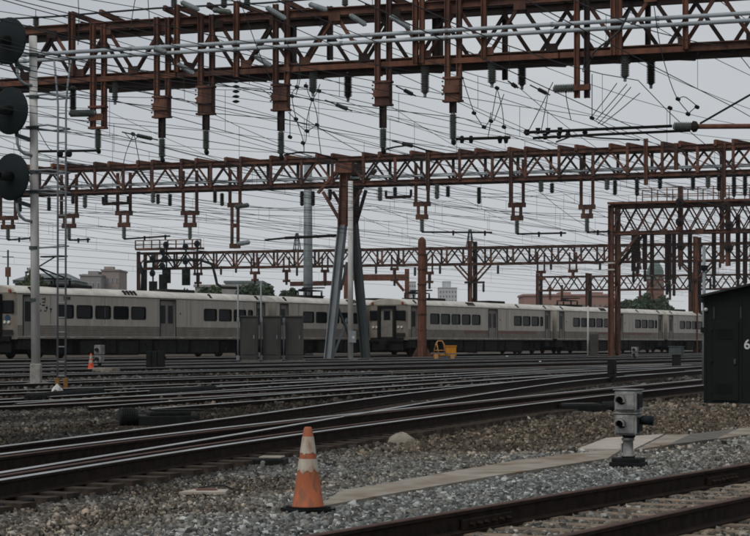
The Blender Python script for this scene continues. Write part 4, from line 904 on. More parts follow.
def lattice_leg(t, fr, x, b0, b1, z0, z1, w, m, md, name='tower_leg'):
    a = fr.a(x, b0)
    part(lambda q: q.ibeam(fr.pt(a, b0, z0), fr.pt(a, b0, z1), w, w*.8, .05, (0.937, -.349, 0)), name, m, t)
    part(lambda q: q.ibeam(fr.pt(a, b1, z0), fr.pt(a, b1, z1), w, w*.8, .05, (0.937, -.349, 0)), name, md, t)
    z = z0+.3; st = abs(b1-b0)*1.25; s_ = 0
    while z < z1-st*.5:
        bb = (b0, b1) if s_ % 2 else (b1, b0); part(lambda q: q.angle(fr.pt(a, bb[0], z), fr.pt(a, bb[1], min(z+st, z1)), .12, .03, (0.937, -.349, 0)), 'lacing', m, t); z += st; s_ += 1

def far_gantry():
    fr = Fr(207.0); a0, a1 = fr.a(138), 46.0; z0, z1, bw = 9.55, 11.2, 1.6
    t = thing('catenary_gantry', tuple(fr.pt(fr.a(470), .8, .35)), 'third gantry beyond the trains carrying a signal platform at its left end', 'gantry')
    truss(t, fr, a0, a1, z0, z1, bw, 2.35, .22, .15, M['rust'], M['rust_dark'], False, True, False)
    part(lambda q: q.beam(fr.pt(a0, -.2, 11.62), fr.pt(a0+7.8, -.2, 11.62), .9, .22), 'walkway', M['rust'], t)
    for z in (12.1, 12.55): part(lambda q: q.beam(fr.pt(a0, -.6, z), fr.pt(a0+7.8, -.6, z), .10, .10), 'rail', M['rust'], t)
    for i in range(9): part(lambda q: q.beam(fr.pt(a0+i*.97, -.6, 11.6), fr.pt(a0+i*.97, -.6, 12.58), .11, .11, (0.937, -.349, 0)), 'railing_post', M['rust'], t)
    for x, top, n in ((163, 251, 2), (166.5, 244, 3), (186, 246, 3), (197.5, 243, 1), (153, 258, 2)):
        c0 = fr.px(x, top, -.9)
        part(lambda q: q.tube([c0, V(c0.x, c0.y, c0.z-4.2)], .09, 8), 'signal_pole', M['iron'], t)
        for i in range(n):
            c = c0+V(0, -.25, -.1-i*1.55); sg = part(lambda q: q.lathe(c, c+V(-.06, -.12, 0), [(0, .34), (.5, .38), (1, .34)], 18), 'signal_head', M['target'], t)
            part(lambda q: q.lathe(c+V(-.062, -.124, 0), c+V(-.2, -.45, 0), [(0, .12), (1, .12)], 10), 'visor', M['iron'], sg)
        if n > 1: part(lambda q: q.box(c0.x-.45, c0.x+.45, c0.y+.05, c0.y+.15, c0.z-4.2, c0.z-2.5), 'ladder_cage', M['iron'], t)
    part(lambda q: q.tube([fr.px(145, 262, -.8), fr.px(165, 260, -.8), fr.px(200, 260, -.8), fr.px(212, 264, -.8), fr.px(215, 275, -.8), fr.px(217, 284, -.8), fr.px(222, 287.5, -.8), fr.px(240, 288, -.8)], .15, 8), 'cable_loop', M['iron'], t, True)
    part(lambda q: q.tube([fr.px(139, 262, -.8), fr.px(143, 275, -.8), fr.px(142, 300, -.8)], .22, 8), 'cable_loop', M['iron'], t, True)
    lattice_leg(t, fr, 138.5, 0, bw, .3, 11.4, .35, M['rust'], M['rust_dark'])
    for x, yc, yb, yi, w in ((198, 274, 283, 287, 7), (255, 273, 280, 284, 8), (286.5, 271, 281, 285, 6), (325, 271, 282, 286, 6), (394.5, 269, 280, 286, 6), (429.5, 273, 282, 289, 6), (541, 272, 279, None, 7), (637, 268, 275, None, 6), (573, 271, 277, None, 7)):
        b = .8; a = fr.a(x, b); Z = lambda y: fr.z(x, y, b); h = MB(); ww = w*fr.dep(x, b)/F/2
        for s_ in (-1, 1): h.beam(fr.pt(a+s_*ww, b, Z(yc)), fr.pt(a+s_*ww, b, 10.6), .15, .15, (0.937, -.349, 0))
        h.beam(fr.pt(a-ww-.14, b, Z(yc)), fr.pt(a+ww+.14, b, Z(yc)), .2, .3)
        h.beam(fr.pt(a, b, Z(yb)), fr.pt(a, b, Z(yc)), .5, .2, (0.937, -.349, 0)); h.beam(fr.pt(a-.4, b, Z(yb)), fr.pt(a+.4, b, Z(yb)), .2, .25)
        ho = h.build('drop_hanger', M['rust'], t)
        if yi: part(lambda q: q.insul(fr.pt(a, b, Z(yb)), fr.pt(a, b, Z(yi)), .16, .12), 'insulator', M['ins_dark'], ho)
    for x, y1 in ((221, 275), (236, 273), (297, 276), (376, 274), (440, 274), (498, 274), (551, 270), (600, 270), (680, 270), (720, 268), (745, 268), (415, 276)): ribbed(t, fr.px(x, y1-9, .8), fr.px(x, y1, .8), .15, 'ins_dark', .12)
    for x in (470, 695.5):
        lattice_leg(t, fr, x, .0, 1.7, .3, 11.9, .5 if x > 600 else .45, M['rust_hot'] if x > 600 else M['rust'], M['rust_dark'])
        a = fr.a(x, 0)
        for s_ in (-1, 1):
            for b in (0, 1.7): part(lambda q: q.beam(fr.pt(a+s_*1.7, b, z0-.1), fr.pt(a, b, z0-1.9), .16, .16, (0.349, .937, 0)), 'knee_brace', M['rust'], t)
        part(lambda q: q.beam(fr.pt(a-.5, -.2, z0-1.9), fr.pt(a+1.6, -.2, z0-1.9), .2, .2), 'bracket', M['rust_dark'], t)
        ribbed(t, fr.pt(a+1.5, -.2, z0-2.0), fr.pt(a+1.5, -.2, z0-2.9), .14, 'ins_dark', .1)
    for x in (297, 470):                           # finial lattice spikes
        a = fr.a(x, .8); b = MB()
        for s1, s2 in ((-1, -1), (1, -1), (1, 1), (-1, 1)): b.beam(fr.pt(a+s1*.3, .8+s2*.3, z1+.05), fr.pt(a+s1*.08, .8+s2*.08, z1+1.9), .09, .09)
        for k in range(4): b.beam(fr.pt(a-.3+.05*k, .5, z1+.2+k*.45), fr.pt(a+.3-.05*k, .5, z1+.2+k*.45), .07, .07)
        b.build('spike', M['galv_dark'], t)
    a = fr.a(750); part(lambda q: q.ibeam(fr.pt(a1-.4, 0, .3), fr.pt(a1-.4, 0, z0), .4, .4, .04, (0.937, -.349, 0)), 'tower_leg', M['rust'], t)
far_gantry()

def farther_gantry():
    fr = Fr(318.0); a0, a1 = fr.a(536), fr.a(800); z0, z1 = 9.6, 11.7
    t = thing('catenary_gantry', tuple(fr.pt(fr.a(587), 0, .35)), 'smallest and farthest gantry, seen above the second train at right', 'gantry')
    truss(t, fr, a0, a1, z0, z1, 1.6, 2.6, .26, .2, M['rust'], M['rust_dark'], False, False, False)
    for x in (537.5, 587, 690, 760): lattice_leg(t, fr, x, 0, 2.0, .3, z1+.5, .5, M['rust'], M['rust_dark'])
    for x in (550, 562, 640, 652, 670): part(lambda q: q.beam(fr.px(x, 300, .8), fr.px(x, 285, .8), .35, .3, (0.937, -.349, 0)), 'drop_hanger', M['rust'], t)
farther_gantry()

def signal_bridge():
    fr = Fr(156.7); a0, a1 = fr.a(611.5), fr.a(800); z0, z1, bw = 9.75, 11.75, 1.5
    t = thing('signal_bridge', tuple(fr.pt(a0, .5, .35)), 'rust-red signal bridge with a railed walkway and lattice tower at right', 'signal bridge')
    truss(t, fr, a0, a1, z0, z1, bw, 1.0, .26, .10, M['rust'], M['rust_dark'], True, False, False)
    part(lambda q: q.beam(fr.pt(a0-.2, .1, z1+.22), fr.pt(a1, .1, z1+.22), 1.2, .16), 'walkway', M['rust_hot'], t)
    ar = fr.a(638)
    for b in (-.5, bw):
        for z in (z1+.75, z1+1.25): part(lambda q: q.beam(fr.pt(ar, b, z), fr.pt(a1, b, z), .06, .06), 'rail', M['rust_hot'], t)
        a = ar
        while a < a1: part(lambda q: q.beam(fr.pt(a, b, z1+.2), fr.pt(a, b, z1+1.28), .07, .07, (0.937, -.349, 0)), 'railing_post', M['rust_hot'], t); a += 1.15
    lattice_leg(t, fr, 611, 0, 2.1, .3, z1+.1, .46, M['rust_hot'], M['rust'])
    for z in (7.0, 7.5): part(lambda q: q.beam(fr.pt(a0-.5, -.22, z), fr.pt(a0+.3, -.22, z), .03, .09), 'tag_band', M['white_paint'], t)
    part(lambda q: q.beam(fr.pt(a0+.2, 0, 7.4), fr.pt(a0+2.1, 0, z0-.1), .18, .18, (0.349, .937, 0)), 'knee_brace', M['rust'], t)
    part(lambda q: q.beam(fr.pt(a0+.2, 1.5, 7.4), fr.pt(a0+2.1, 1.5, z0-.1), .18, .18, (0.349, .937, 0)), 'knee_brace', M['rust_dark'], t)
    for x, w, zt, zb in ((633.5, .2, 9.7, 6.9), (638, .18, 9.7, 7.6), (645, .2, 9.7, 7.0), (652, .13, 9.7, 6.6), (669.5, .13, 9.7, 6.2), (667, .13, 9.7, 6.0), (674, .13, 9.7, 5.9), (680.5, .55, 13.2, 7.2), (690, .2, 9.7, 6.2), (722, .3, 15.5, 7.4), (728, .5, 12.2, 7.2), (714, .2, 9.7, 6.5), (738, .25, 11, 6.2), (745, .25, 9.7, 5.9), (752, .3, 11, 6.2)):
        part(lambda q: q.beam(fr.pt(fr.a(x, .9), .9, zb), fr.pt(fr.a(x, .9), .9, zt), w, .3, (0.937, -.349, 0)), 'signal_post', M['rust_dark'] if w < .3 else M['rust'], t)
        if w < .3: ribbed(t, fr.pt(fr.a(x, .9), .9, zb), fr.pt(fr.a(x, .9), .9, zb-.9), .14, 'ins_dark', .1)
    for x, y in ((680, 202), (680, 222), (726, 206), (729, 225), (681, 246), (729, 248)):
        c = fr.px(x, y, -.6); sg = part(lambda q: q.lathe(c, c+V(-.05, -.1, 0), [(0, .3), (.5, .34), (1, .3)], 16), 'signal_head', M['rust_dark'], t)
        part(lambda q: q.lathe(c+V(-.051, -.102, 0), c+V(-.2, -.4, 0), [(0, .12), (1, .12)], 10), 'visor', M['iron'], sg)
    for x in (635, 664, 700, 735): part(lambda q: q.beam(fr.pt(fr.a(x)-.3, -.15, z0+.02), fr.pt(fr.a(x)+.3, -.15, z0+.02), .04, .4), 'gusset', M['rust'], t)
    for b in (0, bw): part(lambda q: q.ibeam(fr.pt(a1-.4, b, .2), fr.pt(a1-.4, b, z0), .4, .4, .04, (0.937, -.349, 0)), 'tower_leg', M['rust'], t)
signal_bridge()

def column():
    d = 133.0; o = at(422, 355, d); o.z = gz(pq_of(o.x, d)[0]); k = d/F; t = thing('steel_column', tuple(o), 'single rust-brown steel column with a rounded top before the second train', 'column')
    top = at(422, 237, d).z; b = MB(); b.lathe((o.x, o.y, o.z), (o.x, o.y, top), [(0, .31), (.955, .27), (.975, .25), (.99, .17), (1, .06)], 8); b.build('shaft', M['rust_hot'], t)
    for i in range(7):
        z = o.z+.9+i*1.0; b = MB(); b.lathe((o.x, o.y, z), (o.x, o.y, z+.09), [(0, .325), (1, .325)], 8); b.build('collar', M['rust'], t)
    for s1, s2 in ((-1, 0), (1, 0), (0, -1), (0, 1)):
        b = MB(); tx, ty = (-s2*.03, s1*.03); e = V(s1*.75, s2*.75, 0)
        b.add([o+V(tx, ty, 0)+V(s1*.2, s2*.2, 0), o+e+V(tx, ty, 0), o+V(s1*.2, s2*.2, 1.0)+V(tx, ty, 0), o-V(tx, ty, 0)+V(s1*.2, s2*.2, 0), o+e-V(tx, ty, 0), o+V(s1*.2, s2*.2, 1.0)-V(tx, ty, 0)], [(0,1,2), (5,4,3), (0,3,4,1), (1,4,5,2), (2,5,3,0)])
        b.build('gusset', M['rust'], t)
    b = MB(); b.box(o.x-.8, o.x+.8, o.y-.8, o.y+.8, o.z-.1, o.z+.06); b.build('base_plate', M['conc_dark'], t)
column()
def monopole():
    o = V(*at(308, 343, 172)); o.z = .35; t = thing('monopole', tuple(o), 'tall grey tubular pole rising behind the train and gantries', 'pole')
    b = MB(); b.lathe(o, (o.x, o.y, at(308, 156, 172).z), [(0, .44), (.5, .39), (1, .34)], 16); b.build('shaft', M['galv'], t, True)
    for z in (6.5,):
        b = MB(); b.lathe((o.x, o.y, z), (o.x, o.y, z+.08), [(0, .46), (1, .45)], 16); b.build('flange', M['galv_dark'], t)
monopole()
def portal():
    d = 222; o = at(375, 343, d); o.z = .35; t = thing('steel_portal', tuple(o), 'low rust-red beam on posts seen behind the splayed legs', 'portal')
    part(lambda q: q.beam(at(290, 284, d), at(345, 283, d), .4, .5), 'beam', M['rust'], t); part(lambda q: q.beam(at(353, 277.5, d), at(407, 277.5, d), .4, .7), 'beam', M['rust_hot'], t)
    for x, y in ((346, 266), (407, 269)): e = at(x, y, d); part(lambda q: q.beam((e.x, e.y, .3), e, .6, .5, (1,0,0)), 'post', M['rust_hot'], t)
    part(lambda q: q.beam(at(394, 279, d), at(404, 291, d), .25, .3), 'brace', M['rust_hot'], t)
portal()
def cantilever():
    d = 58.0; t = thing('cantilever_arm', tuple(at(795, 385, d)), 'brown pipe cantilever reaching in from the right with a fat insulator', 'cantilever')
    p = lambda x, y, dd=0: at(x, y, d+dd)
    part(lambda q: q.tube([p(697, 126.5), p(795, 126)], .075, 10), 'boom', M['rust_hot'], t, True)
    part(lambda q: q.tube([p(700, 123.5), p(795, 69)], .03, 8), 'stay', M['iron'], t)
    ribbed(t, p(673, 126.5), p(692, 126.5), .14)
    part(lambda q: q.lathe(p(691, 126.5), p(698, 126.5), [(0, .1), (.3, .17), (.8, .15), (1, .08)], 12), 'socket', M['rust_dark'], t)
    part(lambda q: q.tube([p(524, 132.5, 1.5), p(590, 129.5, .8), p(672, 126)], .045, 8), 'steady_arm', M['iron'], t, True)
    part(lambda q: q.tube([p(533, 138, 1.2), p(600, 134.5, .6), p(690, 130.5)], .04, 8), 'steady_arm', M['iron'], t, True)
    for x, y in ((527, 132.5), (538, 131), (548, 131), (560, 130.5), (545, 136.5), (568, 133.5), (585, 131.5), (559, 136)):
        part(lambda q: q.lathe(p(x, y+3, 1), p(x, y-3, 1), [(0, .04), (.3, .09), (.6, .06), (1, .08)], 8), 'clamp', M['iron'], t)
    part(lambda q: q.tube([p(556, 142, 1), p(575, 135, .8), p(600, 138, .6), p(640, 140, .5)], .025, 6), 'jumper', M['wire'], t, True)
    c = at(797, 385, d); part(lambda q: q.ibeam((c.x, c.y, .05), (c.x, c.y, 9.8), .35, .35, .04, (1,0,0)), 'mast', M['rust'], t)
cantilever()
def pale_pole():
    o = hit(704, 390, 0); d = o.y; t = thing('utility_pole', tuple(o), 'slim pale pole standing just left of the dark signal hut', 'pole')
    b = MB(); b.lathe(o, (o.x, o.y, at(704, 246, d).z), [(0, .06), (1, .05)], 10); b.build('shaft', M['galv'], t, True)
    for y in (268, 300, 330):
        c = at(704, y, d); b = MB(); b.box(c.x-.1, c.x+.1, c.y-.1, c.y+.06, c.z-.08, c.z+.08); b.build('bracket', M['iron'], t)
pale_pole()
o = at(588, 356, 148.0); o.z = gz(pq_of(o.x, o.y)[0]); t = thing('utility_pole', tuple(o), 'thin white pole with a grey box in front of the second train', 'pole')
b = MB(); b.lathe(o, (o.x, o.y, at(587, 306, o.y).z), [(0, .08), (1, .06)], 10); b.build('shaft', M['white_paint'], t, True)
b = MB(); b.box(o.x+.15, o.x+.75, o.y-.2, o.y+.3, o.z, o.z+1.75); b.build('control_box', M['cabinet'], t, bevel=.02)

# ------------------------------------------------------------------ trains
CARL, CARW = 26.2, 3.05
WIN = [(3.55+1.77*k, 3.55+1.77*k+1.48) for k in range(5)]+[(18.45+1.74*k, 18.45+1.74*k+1.46) for k in range(3)]+[(23.66, 24.22)]
DOOR = [(0.55, 1.5), (13.65, 15.25), (24.75, 25.7)]
WZ0, WZ1, SILL, EAVE, TOP = 2.22, 2.93, 1.18, 3.52, 3.97
def rrect(x0, x1, z0, z1, r, n=4):
    pts = []
    for cx, cz, a0 in ((x1-r, z0+r, -90), (x1-r, z1-r, 0), (x0+r, z1-r, 90), (x0+r, z0+r, 180)):
        for i in range(n+1): a = math.radians(a0+90*i/n); pts.append((cx+r*math.cos(a), cz+r*math.sin(a)))
    return pts
def make_car(cab, stripe):
    t = thing('rail_car', (0, 0, 0), '', 'train car', None, None, 0.0)
    holes = [(a, b, WZ0, WZ1) for a, b in WIN]+[(a, b, SILL+.04, 3.36) for a, b in DOOR]
    mb = MB()
    xs = sorted({0, CARL, *[h[0] for h in holes], *[h[1] for h in holes]}); zs = sorted({1.90, EAVE, WZ0, WZ1, 3.36, SILL, SILL+.04})
    for i in range(len(xs)-1):
        for j in range(len(zs)-1):
            cx, cz = (xs[i]+xs[i+1])/2, (zs[j]+zs[j+1])/2
            if any(h[0] < cx < h[1] and h[2] < cz < h[3] for h in holes): continue
            mb.add([(xs[i], 0, zs[j]), (xs[i+1], 0, zs[j]), (xs[i+1], 0, zs[j+1]), (xs[i], 0, zs[j+1])], [(0,1,2,3)])
    for a, b, z0, z1 in holes:
        dp = .12 if b-a < 1.7 and z1 < 3.2 else .10
        v = [(a,0,z0),(b,0,z0),(b,0,z1),(a,0,z1),(a,dp,z0),(b,dp,z0),(b,dp,z1),(a,dp,z1)]
        mb.add(v, [(0,4,5,1),(1,5,6,2),(2,6,7,3),(3,7,4,0)])
    y1 = CARW
    mb.add([(0,y1,SILL),(CARL,y1,SILL),(CARL,y1,EAVE),(0,y1,EAVE)], [(3,2,1,0)])
    mb.add([(0,.002,SILL),(CARL,.002,SILL),(CARL,y1,SILL),(0,y1,SILL)], [(3,2,1,0)])
    for x in (0, CARL): mb.add([(x,0,SILL),(x,y1,SILL),(x,y1,EAVE),(x,0,EAVE)], [(0,1,2,3)])
    mb.build('body', M['inox'], t)
    # corrugated belt below the windows
    mb = MB(); segs = []; cur = .03
    for a, b in DOOR: segs.append((cur, a-.03)); cur = b+.03
    segs.append((cur, CARL-.03))
    for a, b in segs:
        for i in range(6):
            z = SILL+.05+i*.098; mb.add([(a,-.004,z),(b,-.004,z),(b,-.014,z+.045),(a,-.014,z+.045),(b,-.004,z+.09),(a,-.004,z+.09)], [(0,1,2,3),(3,2,4,5)])
    mb.build('fluted_panel', M['inox_band'], t)
    mb = MB(); mb.box(-.02, CARL+.02, -.05, .0, SILL-.10, SILL-.002); sl = mb.build('sill', M['inox_band'], t)
    for i in range(9):
        mb = MB(); mb.box(1.9+i*2.75, 2.35+i*2.75, -.075, -.051, SILL-.05, SILL-.01); mb.build('step_light', M['white_paint'], sl)
    mb = MB(); mb.box(-.01, CARL+.01, -.035, -.001, EAVE-.06, EAVE-.01); mb.build('gutter', M['inox_band'], t)
    # roof
    pr = [(-.02, EAVE), (.04, EAVE+.10), (.18, EAVE+.22), (.42, EAVE+.32), (.8, EAVE+.39), (CARW/2, TOP)]; pr += [(CARW-y, z) for y, z in pr[-2::-1]]
    mb = MB(); n = len(pr); mb.add([(x, y, z) for x in (-.03, CARL+.03) for y, z in pr], [(i, i+n, i+1+n, i+1) for i in range(n-1)]+[tuple(range(n)), tuple(range(2*n-1, n-1, -1))]); rf = mb.build('roof', M['inox_roof'], t)
    for x in (1.2, 10.0, 10.35, 10.7, 11.05, 19.2, 24.8):
        mb = MB(); mb.add([(x,.02,EAVE+.13),(x+.22,.02,EAVE+.13),(x+.34,.30,EAVE+.36),(x+.12,.30,EAVE+.36),(x,.06,EAVE+.07),(x+.22,.06,EAVE+.07),(x+.34,.34,EAVE+.26),(x+.12,.34,EAVE+.26)], [(0,1,2,3),(0,4,5,1),(1,5,6,2),(2,6,7,3),(3,7,4,0)]); mb.build('roof_vent', M['gasket'], rf)
    for x0, x1, h in ((5.5, 8.2, .14), (16.0, 19.0, .14)):
        mb = MB(); mb.box(x0, x1, 1.0, 2.1, TOP-.06, TOP+h); mb.build('roof_hatch', M['under_grey'], rf, bevel=.05)
    for x in (2.9, 8.0, 16.9, 24.45):
        mb = MB(); mb.box(x, x+.03, -.006, -.001, 1.905, EAVE-.07); mb.build('panel_seam', M['inox_band'], t)
    # windows
    for a, b in WIN:
        mb = MB(); r = .13; o_ = rrect(a-.03, b+.03, WZ0-.03, WZ1+.03, r+.02); i_ = rrect(a+.035, b-.035, WZ0+.035, WZ1-.035, r); n = len(o_)
        mb.add([(x, -.012, z) for x, z in o_]+[(x, -.012, z) for x, z in i_]+[(x, .05, z) for x, z in i_], [(k, (k+1) % n, (k+1) % n+n, k+n) for k in range(n)]+[(k+n, (k+1) % n+n, (k+1) % n+2*n, k+2*n) for k in range(n)])
        w = mb.build('window', M['gasket'], t); mb = MB(); mb.add([(a,.045,WZ0),(b,.045,WZ0),(b,.045,WZ1),(a,.045,WZ1)], [(0,1,2,3)]); mb.build('pane', M['glass'], w)
    for k, (a, b) in enumerate(DOOR):
        z0, z1 = SILL+.04, 3.36; d_ = MB()
        leaves = [(a+.02, (a+b)/2-.01), ((a+b)/2+.01, b-.02)] if b-a > 1.2 else [(a+.02, b-.02)]
        do = None
        for l0, l1 in leaves:
            mb = MB(); m_ = (l0+l1)/2; wz0, wz1, g = 2.0, 3.08, .2
            w0, w1 = m_-min(.27, (l1-l0)*.34), m_+min(.27, (l1-l0)*.34)
            for x0, x1, zz0, zz1 in ((l0, w0, z0, z1), (w1, l1, z0, z1), (w0, w1, z0, wz0), (w0, w1, wz1, z1)): mb.add([(x0,.085,zz0),(x1,.085,zz0),(x1,.085,zz1),(x0,.085,zz1)], [(0,1,2,3)])
            do = mb.build('door', M['doorm'], t); mb = MB(); mb.add([(w0,.097,wz0),(w1,.097,wz0),(w1,.097,wz1),(w0,.097,wz1)], [(0,1,2,3)]); mb.build('pane', M['glass'], do)
        mb = MB(); mb.box(a-.07, a-.003, -.02, .09, z0, z1+.07).box(b+.003, b+.07, -.02, .09, z0, z1+.07).box(a-.002, b+.002, -.02, .09, z1+.003, z1+.07); mb.build('door_frame', M['gasket'], t)
        mb = MB(); mb.lathe((b+.55, -.003, 2.6), (b+.55, -.03, 2.6), [(0, .06), (1, .05)], 10); mb.build('door_light', M['redlens'], t)
    # underframe, cases, bogies
    mb = MB(); mb.box(.3, CARL-.3, .35, CARW-.35, .95, SILL-.003); mb.build('underframe', M['under'], t)
    for i, (x0, x1, z0) in enumerate(((5.7, 8.0, .17), (8.1, 9.3, .26), (9.4, 11.6, .15), (11.7, 13.0, .24), (13.1, 15.6, .18), (15.7, 16.9, .26), (17.0, 20.4, .17), (.25, 1.5, .5), (24.8, 25.95, .5))):
        mb = MB(); mb.box(x0, x1, .12, 2.9, z0, 1.06); cs_ = mb.build('equipment_case', M['under_grey'] if i % 2 else M['under'], t, bevel=.03)
        mb = MB(); mb.box(x0+.15, x1-.15, .095, .119, z0+.1, .98); mb.build('cover', M['under_grey'], cs_)
        if i in (1, 3, 5):
            mb = MB(); mb.lathe(((x0+x1)/2, .094, .78), ((x0+x1)/2, .05, .78), [(0, .16), (1, .14)], 14); mb.build('fan_grille', M['under_grey'], cs_)
    for xc in (3.6, CARL-3.6):
        mb = MB(); mb.box(xc-1.75, xc+1.75, .30, .5, .22, .92).box(xc-1.75, xc+1.75, CARW-.5, CARW-.3, .22, .92).box(xc-.4, xc+.4, .3, CARW-.3, .55, .93); bg_ = mb.build('bogie', M['under'], t, bevel=.03)
        for xw in (xc-1.25, xc+1.25):
            for y0, y1_ in ((.72, .86), (2.19, 2.33)):
                mb = MB(); mb.lathe((xw, y0, .42), (xw, y1_, .42), [(0, .36), (.1, .42), (.85, .42), (.9, .45), (1, .44)], 22); mb.build('wheel', M['railrust'], bg_)
            mb = MB(); mb.lathe((xw, .22, .45), (xw, .3, .45), [(0, .13), (1, .17)], 12); mb.build('axle_box', M['under_grey'], bg_)
        for dx in (-.45, .45):
            mb = MB(); mb.lathe((xc+dx, .28, .5), (xc+dx, .28, .95), [(0, .11), (1, .11)], 10); mb.build('spring', M['under'], bg_)
    if stripe:
        for a, b in ((9.2, 13.45), (15.45, 22.8)):
            mb = MB(); mb.box(a, b, -.02, -.015, 1.60, 1.75); mb.build('stripe', M['red_stripe'], t)
    # diaphragm at the far end
    mb = MB(); mb.box(CARL+.035, CARL+.42, .85, 2.2, SILL, 3.55); mb.build('diaphragm', M['rubber'], t, bevel=.05)
    if cab:
        x = 0
        mb = MB(); prf = [(0,0), (-.14,.25), (-.18,.8), (-.18,2.25), (-.14,2.8), (0,3.05)]; k = len(prf)
        mb.add([(px-.002, py, 1.05) for px, py in prf]+[(px-.002, py, EAVE+.02) for px, py in prf], [(i+1, i, i+k, i+1+k) for i in range(k-1)]+[tuple(range(k, 2*k)), tuple(range(k-1, -1, -1))]); fr_ = mb.build('cab_front', M['inox_band'], t)
        mb = MB(); ar = [(.05, EAVE+.02), (.3, EAVE+.22), (.9, EAVE+.36), (1.52, TOP-.02), (2.15, EAVE+.36), (2.75, EAVE+.22), (3.0, EAVE+.02)]; k = len(ar)
        mb.add([(-.16, y, z) for y, z in ar]+[(-.001-.03, y, z+.02) for y, z in ar], [(i, i+1, i+1+k, i+k) for i in range(k-1)]+[tuple(range(k-1, -1, -1))]); mb.build('roof_cap', M['inox'], fr_)
        mb = MB(); mb.box(-.44, -.182, .84, 1.02, 1.2, 3.46).box(-.44, -.182, 2.03, 2.21, 1.2, 3.46).box(-.44, -.182, 1.022, 2.028, 3.28, 3.46); mb.build('gangway_frame', M['rubber'], fr_, bevel=.03)
        mb = MB(); mb.box(-.24, -.183, 1.04, 2.01, 1.28, 3.28); dr = mb.build('front_door', M['doorm'], fr_); mb = MB(); mb.box(-.255, -.241, 1.28, 1.78, 2.45, 3.1); mb.build('pane', M['glass'], dr)
        for y0, y1_ in ((.12, .86), (2.19, 2.93)):
            mb = MB(); mb.box(-.215, -.10, y0, y1_, 2.42, 3.12); w = mb.build('windscreen', M['gasket'], fr_, bevel=.04); mb = MB(); mb.box(-.222, -.216, y0+.06, y1_-.06, 2.48, 3.06); mb.build('pane', M['glass'], w)
        for y in (.42, .68, 2.37, 2.63):
            mb = MB(); mb.lathe((-.16, y, 1.95), (-.23, y, 1.95), [(0, .09), (.8, .09), (1, .07)], 14); mb.build('headlight', M['lens'], fr_)
        for y in (.35, 2.7):
            mb = MB(); mb.lathe((-.12, y, EAVE+.1), (-.22, y, EAVE+.1), [(0, .1), (1, .09)], 12); mb.build('marker_lamp', M['redlens'], fr_)
        mb = MB(); mb.lathe((-.181, .5, 2.24-.05), (-.19, .5, 2.19), [(0, .17), (1, .17)], 18)
        if not stripe: mb.build('emblem', M['blue'], fr_)
        mb = MB(); mb.box(-.30, -.185, .25, 2.8, .95, 1.22); mb.build('anticlimber', M['under'], fr_); mb = MB(); mb.box(-.75, -.15, 1.32, 1.72, .72, 1.02).box(-.9, -.75, 1.25, 1.8, .66, 1.08); mb.build('coupler', M['under'], fr_, bevel=.03)
        mb = MB(); mb.box(-.14, -.06, .3, 2.75, .35, .94); mb.build('pilot', M['under'], fr_)
        mb = MB(); mb.box(-.24, -.17, .15, .8, 1.3, 1.55); mb.build('step', M['under_grey'], fr_)
    return t
def pantograph(parent, x, up):
    mb = MB(); z = TOP+.05
    mb.box(x-.9, x+.9, .75, 2.3, z, z+.06); 
    for xx in (x-.7, x+.7):
        for yy in (.9, 2.15): mb.insul((xx, yy, z+.06), (xx, yy, z+.35), .08)
    mb.tube([(x-.8, .9, z+.4), (x+.8, .9, z+.4), (x+.8, 2.15, z+.4), (x-.8, 2.15, z+.4), (x-.8, .9, z+.4)], .04, 6)
    base = mb.build('pantograph', M['iron'], parent)
    mb = MB(); e = (x-1.4, 1.52, z+.4+up*.6); h = (x+.2, 1.52, z+.4+up*1.25) if up > .4 else (x+.8, 1.52, z+.62)
    mb.tube([(x+.8, 1.1, z+.42), e], .045, 6).tube([(x+.8, 1.95, z+.42), e], .045, 6).tube([e, h], .04, 6).tube([(h[0], .7, h[2]), (h[0], 2.35, h[2])], .05, 6).tube([(h[0]-.25, .7, h[2]), (h[0]-.25, 2.35, h[2])], .05, 6)
    mb.build('collector', M['iron'], base)
ANG = math.atan2(CS, SN)
def place(car, p, q, label, group):
    X, Y = PQ(p, q); car.location = (X, Y, GMAX+RH+.003); car.rotation_euler = (0, 0, ANG); tag(car, label, 'train car', group)
GA, GB = 'cars of the long train at left', 'cars of the train at right with red stripes'
A1 = make_car(True, False); B1 = make_car(True, True)
A2 = make_car(False, False); B2 = make_car(False, True)
qa0, qb0 = 85.4, 124.6
B3 = copy_tree(B2)
A0_ = None
place(A1, PA, qa0, 'stainless steel commuter car behind the signal mast, its cab end at left edge', GA)
place(A2, PA, qa0+27.2, 'stainless steel commuter car behind the three grey cabinets and gantry legs', GA)
place(B1, PB, qb0, 'cab-fronted stainless steel car with windscreens, directly behind the rust column', GB)
place(B2, PB, qb0+27.2, 'second car of the red-striped train, passing behind the lattice tower', GB)
place(B3, PB, qb0+54.4, 'third car of the red-striped train, between lattice tower and signal hut', GB)
pantograph(A1, 5.2, 1.0); pantograph(A2, 7.0, .1); pantograph(B1, 4.5, .1); pantograph(B2, 6.0, .1)
mb = MB()                                         # small dark scrawl beside the cab door of the left-hand car
for i, (x, z, w, h) in enumerate(((2.15,3.2,.28,.06),(2.4,3.1,.06,.22),(2.2,3.02,.24,.06),(1.75,2.92,.3,.06),(1.85,2.8,.06,.22),(2.15,2.85,.26,.07),(2.45,2.72,.24,.07),(2.55,2.62,.07,.24),(2.85,2.66,.2,.07),(2.9,2.5,.07,.22),(2.35,2.55,.2,.06))): mb.box(x, x+w, -.008, -.003, z, z+h)
mb.build('painted_marks', M['gasket'], A1)
